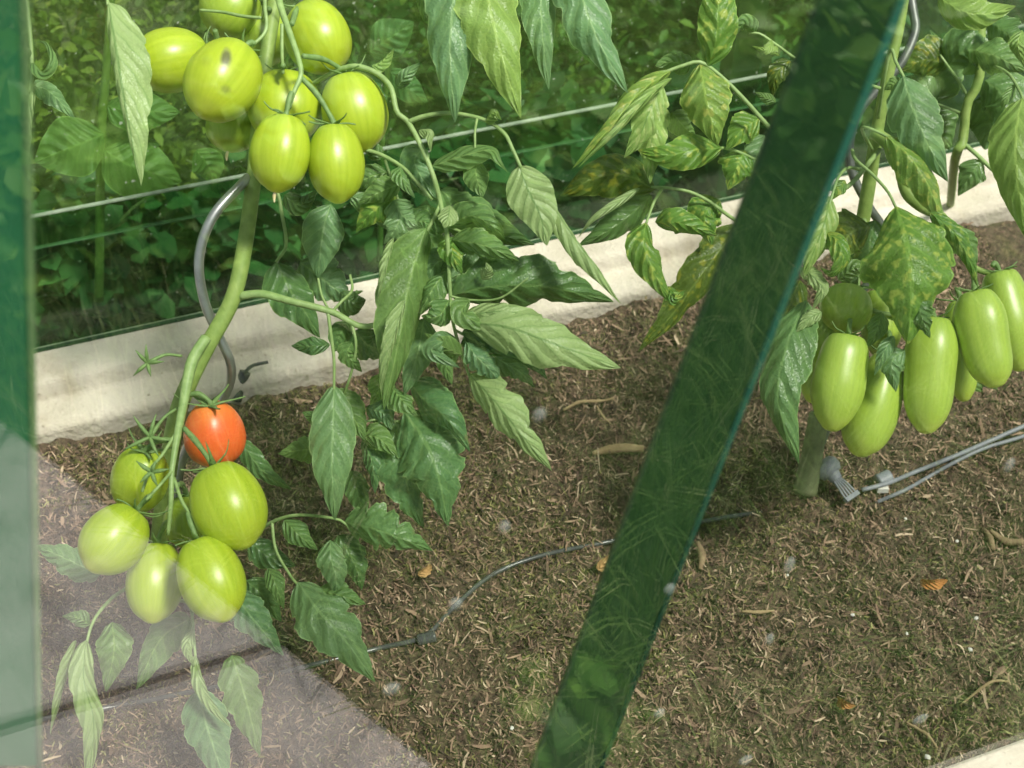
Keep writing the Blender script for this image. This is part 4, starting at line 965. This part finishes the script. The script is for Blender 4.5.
r3 = leafset(RP, [(865, 250, 1.29), (800, 245, 1.24), (760, 232, 1.21), (732, 218, 1.20), (710, 202, 1.19), (690, 192, 1.185), (668, 188, 1.18), (648, 187, 1.18)], [2.2, 2.0, 1.8, 1.5], [
    ([(655, 190, 1.18), (625, 175, 1.17), (595, 178, 1.17), (560, 196, 1.18)], 56, dict(mat='leaf_spot_dark', side=FR, amp=.06, fold=.25, curl=(.3, .6), peak=.8)),
    ([(652, 195, 1.19), (630, 215, 1.185), (606, 232, 1.185), (578, 246, 1.19)], 40, dict(mat='leaf_dark', amp=.1, tilt=14)),
    ([(640, 188, 1.17), (612, 206, 1.155), (592, 220, 1.15), (578, 238, 1.155)], 14, dict(mat='leaf_lime', side=BKS, amp=.05, curl=(.7, .7))),
    ([(646, 222, 1.17), (644, 244, 1.15), (654, 272, 1.145), (672, 304, 1.155)], 44, dict(mat='leaf_spot', amp=.08, fold=.4, curl=(.4, .3), tilt=12)),
    ([(668, 286, 1.16), (674, 298, 1.145), (686, 290, 1.15)], 20, dict(mat='leaf_spot', amp=.3, ruff=.3)),
    ([(655, 222, 1.185), (672, 222, 1.17), (690, 226, 1.17), (718, 236, 1.18)], 32, dict(mat='leaf_spot', amp=.08, tilt=-15)),
    ([(720, 200, 1.20), (705, 215, 1.19), (712, 245, 1.195)], 46, dict(mat='leaf_spot', amp=.12)),
    ([(740, 225, 1.22), (705, 270, 1.21), (672, 315, 1.22), (638, 352, 1.235)], 48, dict(mat='leaf_spot_dark', amp=.2, fold=.3, tilt=18))],
    extra=[([(662, 189, 1.18), (654, 202, 1.175), (646, 224, 1.17)], [1.5, 1.2])])
r4 = leafset(RP, [(885, 90, 1.25), (840, 75, 1.21), (802, 62, 1.19), (778, 46, 1.18), (760, 34, 1.175), (748, 33, 1.175)], [1.8, 1.6, 1.4, 1.2], [
    ([(755, 33, 1.175), (744, 24, 1.16), (732, 38, 1.165)], 22, dict(mat='leaf', amp=.08, tilt=25)),
    ([(772, 40, 1.175), (766, 50, 1.165), (752, 46, 1.17)], 12, dict(mat='leaf_lime', amp=.2)),
    ([(776, 45, 1.18), (774, 52, 1.17), (780, 56, 1.175)], 12, dict(mat='leaf_lime', amp=.2)),
    ([(790, 60, 1.20), (776, 76, 1.19), (772, 98, 1.20)], 26, dict(mat='leaf_spot_dark', amp=.12)),
    ([(776, 102, 1.19), (766, 98, 1.185), (755, 92, 1.185)], 13, dict(mat='leaf', amp=.04))])
# right of the brace
r5 = leafset(RP, [(878, 118, 1.25), (884, 80, 1.21), (891, 50, 1.19), (896, 62, 1.175), (906, 82, 1.165), (914, 105, 1.16)], [1.6, 1.6, 1.5, 1.2], [
    ([(903, 76, 1.165), (912, 105, 1.15), (926, 140, 1.145), (948, 182, 1.155)], 62, dict(mat='leaf_blue', amp=.14, fold=.3, curl=(.3, .4), tilt=8, tipw=.15)),
    ([(904, 84, 1.175), (894, 84, 1.17), (884, 90, 1.175)], 18, dict(mat='leaf', amp=.04, peak=.85))])
r6 = leafset(RP, [(872, 150, 1.26), (862, 128, 1.19), (878, 132, 1.175), (896, 142, 1.165)], [1.8, 1.5, 1.3], [
    ([(886, 136, 1.165), (908, 155, 1.15), (928, 185, 1.145), (947, 232, 1.155)], 48, dict(mat='leaf_spot_light', side=FR, amp=.1, fold=.45, curl=(.3, .5), tilt=24, tipw=.2))])
r7 = leafset(RP, [(852, 150, 1.28), (856, 160, 1.18), (872, 174, 1.165), (888, 192, 1.15), (896, 208, 1.14)], [1.7, 1.7, 1.5, 1.2], [
    ([(896, 206, 1.135), (906, 240, 1.105), (912, 285, 1.095), (908, 345, 1.11)], 128, dict(mat='leaf_spot', amp=.14, lobes=4, fold=.3, curl=(.45, .55), tilt=8, peak=.72, ruff=.2)),
    ([(915, 290, 1.105), (922, 318, 1.10), (930, 338, 1.105)], 34, dict(mat='leaf_dark', amp=.3, ruff=.3)),
    ([(930, 212, 1.15), (956, 235, 1.135), (970, 262, 1.135), (978, 288, 1.145)], 30, dict(mat='leaf_spot', amp=.1, curl=(.3, 1.0), tilt=20)),
    ([(950, 228, 1.17), (965, 246, 1.155), (976, 272, 1.16)], 34, dict(mat='leaf', amp=.12, ruff=.2)),
    ([(905, 350, 1.13), (892, 362, 1.12), (896, 392, 1.125)], 34, dict(mat='leaf_blue', amp=.18, ruff=.2)),
    ([(882, 312, 1.15), (876, 332, 1.14), (866, 348, 1.145)], 24, dict(mat='leaf', amp=.06)),
    ([(894, 336, 1.13), (884, 352, 1.12), (874, 376, 1.125)], 18, dict(mat='leaf_blue', amp=.05))])
r8 = leafset(RP, [(862, 170, 1.28), (848, 168, 1.20), (838, 178, 1.17), (832, 196, 1.16), (826, 215, 1.155)], [1.7, 1.5, 1.3], [
    ([(830, 196, 1.16), (824, 225, 1.145), (812, 256, 1.14), (804, 278, 1.145)], 38, dict(mat='leaf_spot_light', side=BKS, amp=.1, fold=.3, tilt=15)),
    ([(825, 232, 1.15), (838, 242, 1.13), (843, 260, 1.125), (832, 274, 1.13), (820, 268, 1.14)], 24, dict(mat='leaf_spot', amp=.05, tilt=20)),
    ([(845, 180, 1.17), (838, 190, 1.16), (832, 200, 1.16)], 18, dict(mat='leaf_spot', amp=.1)),
    ([(870, 226, 1.23), (850, 234, 1.215), (832, 262, 1.215)], 60, dict(mat='leaf_spot_dark', amp=.1)),
    ([(875, 220, 1.25), (870, 250, 1.24), (880, 285, 1.24)], 56, dict(mat='leaf_dark', amp=.1)),
    ([(800, 268, 1.16), (812, 276, 1.145), (822, 290, 1.14), (812, 310, 1.145)], 22, dict(mat='leaf_lime', side=BKS, amp=.2, ruff=.3)),
    ([(822, 312, 1.16), (810, 318, 1.15), (796, 332, 1.15)], 20, dict(mat='leaf_lime', side=BKS, amp=.15, ruff=.2)),
    ([(806, 300, 1.17), (787, 345, 1.145), (778, 400, 1.14), (799, 464, 1.15)], 60, dict(mat='leaf_shiny', amp=.1, lobes=5, fold=.22, curl=(.3, .5), tilt=-14, ruff=.16, tipw=.2)),
    ([(800, 280, 1.19), (784, 320, 1.18), (774, 360, 1.185)], 44, dict(mat='leaf_spot_dark', amp=.15)),
    ([(788, 340, 1.18), (772, 380, 1.17), (760, 400, 1.175)], 40, dict(mat='leaf_shiny', amp=.2, ruff=.2)),
    ([(838, 280, 1.22), (856, 268, 1.21), (870, 276, 1.21)], 26, dict(mat='leaf', amp=.1)),
    ([(970, 386, 1.30), (985, 380, 1.30), (998, 390, 1.31)], 26, dict(mat='leaf', amp=.1))])

# ================================================================== THIRD PLANT (back right)
fx = ground(985, 270)
TP = empty('tomato_plant', fx); tag(TP, 'young tomato plant with a forked stem in the back right corner', 'tomato plant')
b = MB(); b.tube([P(*q) for q in [(984, -50, 1.34), (981, 30, 1.35), (979, 80, 1.36), (967, 104, 1.37), (963, 140, 1.38), (955, 160, 1.42), (950, 210, gdepth(950, 210))]], [0.0048, .005, .0052, .0055, .005], n=50, k=12)
b.build('stem', M['stem'], TP)
t1 = leafset(TP, [(962, 142, 1.38), (978, 156, 1.37), (995, 172, 1.36), (1015, 188, 1.355), (1035, 198, 1.35)], [2.4, 2.2, 1.8, 1.4], [
    ([(982, 160, 1.37), (973, 172, 1.36), (958, 196, 1.37)], 36, dict(mat='leaf_dark', amp=.08)),
    ([(1000, 172, 1.355), (1010, 160, 1.35), (1016, 145, 1.35)], 40, dict(mat='leaf_blue', amp=.1))])
t2 = leafset(TP, [(963, 114, 1.375), (948, 108, 1.37), (935, 103, 1.37), (925, 100, 1.37)], [1.8, 1.5, 1.2], [
    ([(936, 104, 1.38), (920, 92, 1.37), (902, 96, 1.38)], 44, dict(mat='leaf_dark', amp=.08)),
    ([(930, 102, 1.39), (938, 70, 1.38), (930, 30, 1.385)], 60, dict(mat='leaf_dark', amp=.1))])
t3 = leafset(TP, [(968, 97, 1.37), (958, 80, 1.365), (948, 66, 1.36), (940, 55, 1.36)], [1.7, 1.5, 1.2], [
    ([(948, 66, 1.36), (968, 50, 1.34), (1000, 60, 1.35)], 60, dict(mat='leaf_dark', amp=.12)),
    ([(950, 64, 1.37), (925, 60, 1.355), (900, 70, 1.36)], 56, dict(mat='leaf_spot_dark', amp=.1)),
    ([(985, 80, 1.38), (1005, 100, 1.37), (998, 135, 1.38)], 60, dict(mat='leaf_dark', amp=.1)),
    ([(975, 100, 1.40), (990, 120, 1.40), (985, 150, 1.40)], 60, dict(mat='leaf_dark', amp=.1)),
    ([(925, 110, 1.41), (940, 130, 1.40), (950, 150, 1.41)], 54, dict(mat='leaf_dark', amp=.1))])
t4 = leafset(TP, [(981, 20, 1.33), (975, 5, 1.28), (960, -12, 1.24), (940, -8, 1.22)], [1.8, 1.6, 1.3], [
    ([(938, -4, 1.22), (960, 10, 1.20), (985, 14, 1.195), (1016, 6, 1.205)], 40, dict(mat='leaf_lime', side=FR, amp=.06, fold=.25, peak=.75)),
    ([(975, 50, 1.32), (1000, 58, 1.30), (1026, 72, 1.30)], 44, dict(mat='leaf', amp=.12)),
    ([(990, 20, 1.32), (1010, 36, 1.30), (1030, 40, 1.30)], 44, dict(mat='leaf_dark', amp=.12)),
    ([(1022, 30, 1.25), (1018, 45, 1.24), (1024, 66, 1.25)], 22, dict(mat='leaf_lime', amp=.1))])
t5 = leafset(TP, [(980, 60, 1.35), (1006, 72, 1.28), (1018, 88, 1.24), (1024, 102, 1.22)], [1.8, 1.6, 1.3], [
    ([(1022, 98, 1.22), (1016, 135, 1.19), (1018, 185, 1.185), (1032, 248, 1.20)], 64, dict(mat='leaf_lime', side=FR, amp=.08, fold=.25, tilt=-5)),
    ([(1016, 84, 1.25), (1006, 100, 1.24), (1000, 112, 1.245)], 14, dict(mat='leaf', amp=.1))])

# ================================================================== BEHIND THE BACK GLASS
b = MB(); b.prism([W(-2.5, 1.33, -0.03), W(3.0, 1.33, -0.03), W(3.0, 7, -0.03), W(-2.5, 7, -0.03)], Vector((0, 0, -0.05)))
o = fixnormals(b.build('ground', M['ground_back'], smooth=False)); tag(o, 'shady ground outside behind the greenhouse', 'ground', kind='structure')
def leaf_cloud(n, sampler, smin, smax, aspect=0.55, normal_up=0.6):
    C = np.array([sampler() for _ in range(n)])
    yaw = rng.uniform(0, 2 * PI, n); L = rng.uniform(smin, smax, n)
    pit = rng.normal(-0.3, 0.5, n)
    d = np.stack([np.cos(yaw) * np.cos(pit), np.sin(yaw) * np.cos(pit), np.sin(pit)], 1)
    r = rng.normal(0, 0.6, n)
    s = np.stack([-np.sin(yaw), np.cos(yaw), np.zeros(n)], 1); up = np.cross(d, s)
    s = s * np.cos(r)[:, None] + up * np.sin(r)[:, None]; nn = np.cross(d, s)
    tmpl = [(-0.5, 0, 0), (-0.2, 0.42, .08), (0.15, 0.4, .08), (0.5, 0, -.08), (0.15, -0.4, .08), (-0.2, -0.42, .08), (-.2, 0, 0), (.15, 0, 0)]
    V = np.zeros((n, 8, 3))
    for k, (a, bq, h) in enumerate(tmpl):
        V[:, k] = C + d * (L * a)[:, None] + s * (L * bq * aspect)[:, None] + nn * (L * h)[:, None]
    base = (np.arange(n) * 8)[:, None]
    Fq = np.concatenate([base + np.array([[0, 6, 1, 1]])[:, :4] * 1], 0)
    quads = [(6, 7, 2, 1), (6, 5, 4, 7)]; tris = [(0, 6, 1), (0, 5, 6), (7, 3, 2), (7, 4, 3)]
    T = np.concatenate([base + np.array([t]) for t in tris] + [base + np.array([(q[0], q[1], q[2])]) for q in quads] + [base + np.array([(q[0], q[2], q[3])]) for q in quads], 0)
    return V.reshape(-1, 3), T
def shrub(name, s, perp, z0, rs, rp, rz, n, smin, smax, mat, label, cat, group=None, aspect=0.55, ns=9, fill=0.35):
    c = W(s, perp, z0)
    def samp():
        while True:
            q = Vector((random.uniform(-1, 1), random.uniform(-1, 1), random.uniform(0, 1)))
            l = q.length
            if fill < l < 1.0 + 0.12 * noise.noise(q * 4 + c): break
        q2 = A * (q.x * rs) + N * (q.y * rp) + Vector((0, 0, q.z * rz)) + c
        return (q2.x, q2.y, max(q2.z, z0 + 0.004))
    V_, T_ = leaf_cloud(n, samp, smin, smax, aspect)
    root = empty(name, c); tag(root, label, cat, group)
    o = bulk('foliage', V_, T_, M[mat]); adopt(o, root)
    b = MB()
    for i in range(ns):
        a = 2 * PI * i / ns
        e = c + A * (math.cos(a) * rs * .75) + N * (math.sin(a) * rp * .75) + Vector((0, 0, rz * random.uniform(.55, .9)))
        b.tube([c + Vector((0, 0, -.02)), c.lerp(e, .5) + Vector((0, 0, rz * .15)), e], [0.005, 0.0035, 0.0015], n=10, k=6)
    b.build('stem', M['stem_old'], root)
    return root
shrubs = [(-1.05, 1.68, .30, .30, .48, 5200, .012, .028, 'shrub_c', 'small leaved yellowish shrub behind the back glass at far left'),
          (-0.55, 1.75, .36, .36, .46, 6500, .012, .026, 'shrub_a', 'fine leaved green shrub behind glass above the left stem'),
          (-0.02, 1.85, .36, .40, .44, 6500, .012, .028, 'shrub_c', 'mossy yellowish shrub behind glass at top centre'),
          (0.52, 1.95, .36, .42, .46, 6500, .014, .030, 'shrub_a', 'green shrub behind the mottled leaves left of the brace'),
          (1.05, 2.0, .38, .42, .5, 6000, .018, .04, 'shrub_a', 'shrub behind glass to the right of the brace top'),
          (1.6, 2.0, .38, .42, .55, 5000, .018, .04, 'shrub_b', 'bluish green shrub behind the back right corner')]
for (s, p, rs, rp, rz, n, a, c, m, lb) in shrubs:
    shrub('shrub', s, p, -0.03, rs, rp, rz, n, a, c, m, lb, 'shrub', 'shrubs behind the back glass')
# low ground plants close to the low pane, and one wider mass further back
low = [(-0.72, 'broad dark weed clump behind low glass at far left'), (-0.40, 'dark weed clump behind the low glass left of the spiral stake'), (-0.08, 'weed clump behind low glass right of the left stem'), (0.24, 'weed clump behind low glass at picture centre'), (0.56, 'weed clump behind low glass left of the brace'), (0.9, 'weed clump behind low glass at right')]
for i, (s, lb) in enumerate(low):
    shrub('weed_clump', s, 1.46, -0.03, .2, .1, .20, 500, .03, .065, 'shrub_b', lb, 'weed', 'weed clumps behind the low glass', 0.7, 7, .2)
for i, (s, lb) in enumerate([(-1.2, 'tall dark bush furthest back at left'), (0.0, 'tall dark bush furthest back in the middle'), (1.3, 'tall dark bush furthest back at right')]):
    shrub('bush', s, 2.75, -0.03, .64, .4, .9, 5500, .03, .06, 'shrub_a', lb, 'bush', 'bushes furthest back', .6, 12)
# broad-leaved weed pressed to the glass
def wz(x, y, k): return (x, y, ((BK + k) / ray(x, y).dot(N)))
BW = empty('broad_leaved_weed', W(onwall(103, 160, 1.33).dot(A), 1.33, -.03)); tag(BW, 'broad leaved weed with yellowish stem behind the upper left glass', 'weed')
b = MB(); b.tube([P(*wz(*q)) for q in [(112, -20, .06), (107, 60, .06), (103, 110, .06), (101, 150, .06), (100, 200, .06), (99, 300, .08)]], [0.004, 0.005, 0.0055], k=10); b.build('stem', M['stem'], BW)
for (pts, w) in [([(104, 134, .05), (70, 148, .04), (34, 162, .04)], 48), ([(104, 150, .05), (130, 165, .04), (182, 182, .04)], 50), ([(106, 105, .06), (125, 110, .05), (180, 112, .05)], 34), ([(103, 120, .06), (118, 140, .06), (160, 145, .06)], 30), ([(196, 150, .05), (208, 165, .04), (215, 184, .04)], 26)]:
    leaflet(BW, [wz(*q) for q in pts], w * 1.35, mat='leaf', amp=.03, lobes=2, fold=.1, curl=(.15, .15), peak=.85, name='leaf')
BW2 = empty('broad_leaved_weed', W(onwall(392, 60, 1.33).dot(A), 1.33, -.03)); tag(BW2, 'broad leaf weed behind the glass right of the upper tomatoes', 'weed')
b = MB(); b.tube([P(*wz(*q)) for q in [(396, 30, .05), (388, 70, .05), (382, 140, .06), (380, 260, .07)]], [0.003, 0.004], k=8); b.build('stem', M['stem'], BW2)
for (pts, w) in [([(370, 52, .05), (390, 38, .04), (414, 22, .04)], 44), ([(386, 80, .06), (370, 92, .05), (352, 98, .05)], 36), ([(388, 70, .06), (410, 90, .05), (428, 102, .05)], 30)]:
    leaflet(BW2, [wz(*q) for q in pts], w, mat='leaf_blue', amp=.03, lobes=2, fold=.1, peak=.85, name='leaf')

# ================================================================== IN FRONT OF THE GREENHOUSE (seen mirrored in the pane)
ZG = -0.12
b = MB(); b.prism([W(-3.5, -4.5, ZG), W(4, -4.5, ZG), W(4, 0.30, ZG), W(-3.5, 0.30, ZG)], Vector((0, 0, -.05)))
o = fixnormals(b.build('lawn', M['lawn'], smooth=False)); tag(o, 'earth under the lawn in front of the greenhouse', 'lawn', kind='structure')
def clip(poly, p, n):
    out = []
    for i in range(len(poly)):
        a, c = poly[i], poly[(i + 1) % len(poly)]
        da, dc = (a - p).dot(n), (c - p).dot(n)
        if da >= 0: out.append(a)
        if (da >= 0) != (dc >= 0): out.append(a.lerp(c, da / (da - dc)))
    return out
zp = ZG + 0.03
e1, e2 = mirrored(45, 458, zp), mirrored(425, 762, zp)
inn = mirrored(60, 700, zp)
nrm = Vector((-(e2 - e1).y, (e2 - e1).x, 0)).normalized()
if (inn - e1).dot(nrm) < 0: nrm = -nrm
big = [W(-1.9, -1.6, zp), W(2.0, -1.6, zp), W(2.0, 0.285, zp), W(-1.9, 0.285, zp)]
area = clip(big, e1, nrm)
j1, j2 = mirrored(0, 731, zp), mirrored(256, 653, zp)
jn = Vector((-(j2 - j1).y, (j2 - j1).x, 0)).normalized()
if jn.dot(N) < 0: jn = -jn
pieces = [(clip(area, j1 + jn * .006, jn), 'pale concrete paving slab next to the greenhouse front curb'), (clip(area, j1 - jn * .008, -jn), 'pale concrete paving slab beside the lawn, further from the glass')]
for poly, lb in pieces:
    if len(poly) > 2:
        b = MB(); b.prism(poly, Vector((0, 0, -0.03)))
        o = fixnormals(b.build('paving_slab', M['paving'], smooth=False)); bevel(o, 0.003); tag(o, lb, 'paving slab', 'paving slabs')
def onpave(q): return (q - e1).dot(nrm) > -0.01 and q.dot(N) > -1.65
# grass
NG = 42000; pts = []
while len(pts) < NG:
    q = W(random.uniform(-1.6, 1.8), random.uniform(-2.2, 0.29), ZG)
    if onpave(q): continue
    pts.append((q.x, q.y, q.z))
p0 = np.array(pts); n = NG
yaw = rng.uniform(0, 2 * PI, n); L = rng.uniform(0.05, 0.15, n); lean = rng.uniform(0.1, 0.9, n); wd = rng.uniform(0.0012, 0.0028, n)
dr = np.stack([np.cos(yaw), np.sin(yaw), np.zeros(n)], 1); sd = np.stack([-np.sin(yaw), np.cos(yaw), np.zeros(n)], 1)
V_ = np.zeros((n, 4, 2, 3))
for k in range(4):
    t = k / 3
    c = p0 + dr * (L * lean * t * t)[:, None]; c[:, 2] += L * t * (1 - 0.35 * lean * t)
    w = (wd * (1 - t) ** 0.6)[:, None] + 0.0002
    V_[:, k, 0] = c - sd * w; V_[:, k, 1] = c + sd * w
base = (np.arange(n) * 8)[:, None]
F_ = np.concatenate([base + np.array([[2 * k, 2 * k + 1, 2 * k + 3, 2 * k + 2]]) for k in range(3)], 0)
o = bulk('grass', V_.reshape(-1, 3), F_, M['grass']); tag(o, 'long green grass of the lawn in front of the greenhouse', 'grass', kind='stuff')
fronts = [(0.45, -0.95, .45, .40, .30, 1500, .035, .07, 'leafy green border plant on the lawn facing the glass'), (-0.3, -1.05, .42, .38, .28, 1400, .035, .07, 'leafy border plant at left on the lawn facing the glass'),
          (1.15, -1.0, .42, .4, .32, 1400, .035, .07, 'leafy border plant at right on the lawn facing the glass')]
for (s, p, rs, rp, rz, n, a, c, lb) in fronts:
    shrub('border_plant', s, p, ZG, rs, rp, rz, n, a, c, 'hedge', lb, 'border plant', 'border plants on the lawn', .8, 8, .2)

q = mirrored(582, 695, ZG + .09)
shrub('clover_weed', q.dot(A), q.dot(N), ZG, .085, .075, .10, 70, .03, .05, 'hedge', 'round leaved clover weed in the lawn, mirrored at the foot of the brace', 'weed', None, .95, 6, .5)

# ================================================================== CAMERA, LIGHT
cd = bpy.data.cameras.new('camera'); co = bpy.data.objects.new('camera', cd); COL.objects.link(co)
co.location = CAM; co.rotation_euler = (PI / 2 - PITCH, 0, 0)
cd.sensor_width = 36; cd.lens = FPX / 1024 * 36; cd.clip_start = 0.02
cd.dof.use_dof = True; cd.dof.focus_distance = 1.16; cd.dof.aperture_fstop = 8.5
bpy.context.scene.camera = co
sl = bpy.data.lights.new('sun', 'SUN'); so = bpy.data.objects.new('sun', sl); COL.objects.link(so)
sl.energy = 5.3; sl.angle = R_(10); sl.color = (1.0, 0.97, 0.90)
dirn = Vector((0.42, -0.30, 0.85)).normalized()
so.rotation_euler = dirn.to_track_quat('Z', 'Y').to_euler()
wl = bpy.data.worlds.new('sky'); bpy.context.scene.world = wl; wl.use_nodes = True
bg = wl.node_tree.nodes['Background']; bg.inputs[0].default_value = (0.82, 0.92, 1.0, 1); bg.inputs[1].default_value = 0.42
sc = bpy.context.scene
sc.view_settings.view_transform = 'Standard'; sc.view_settings.look = 'None'
sc.view_settings.exposure = 0.32; sc.view_settings.gamma = 1.0; sc.view_settings.use_curve_mapping = False
sc.cycles.use_denoising = True
sc.cycles.transparent_max_bounces = 24; sc.cycles.max_bounces = 8
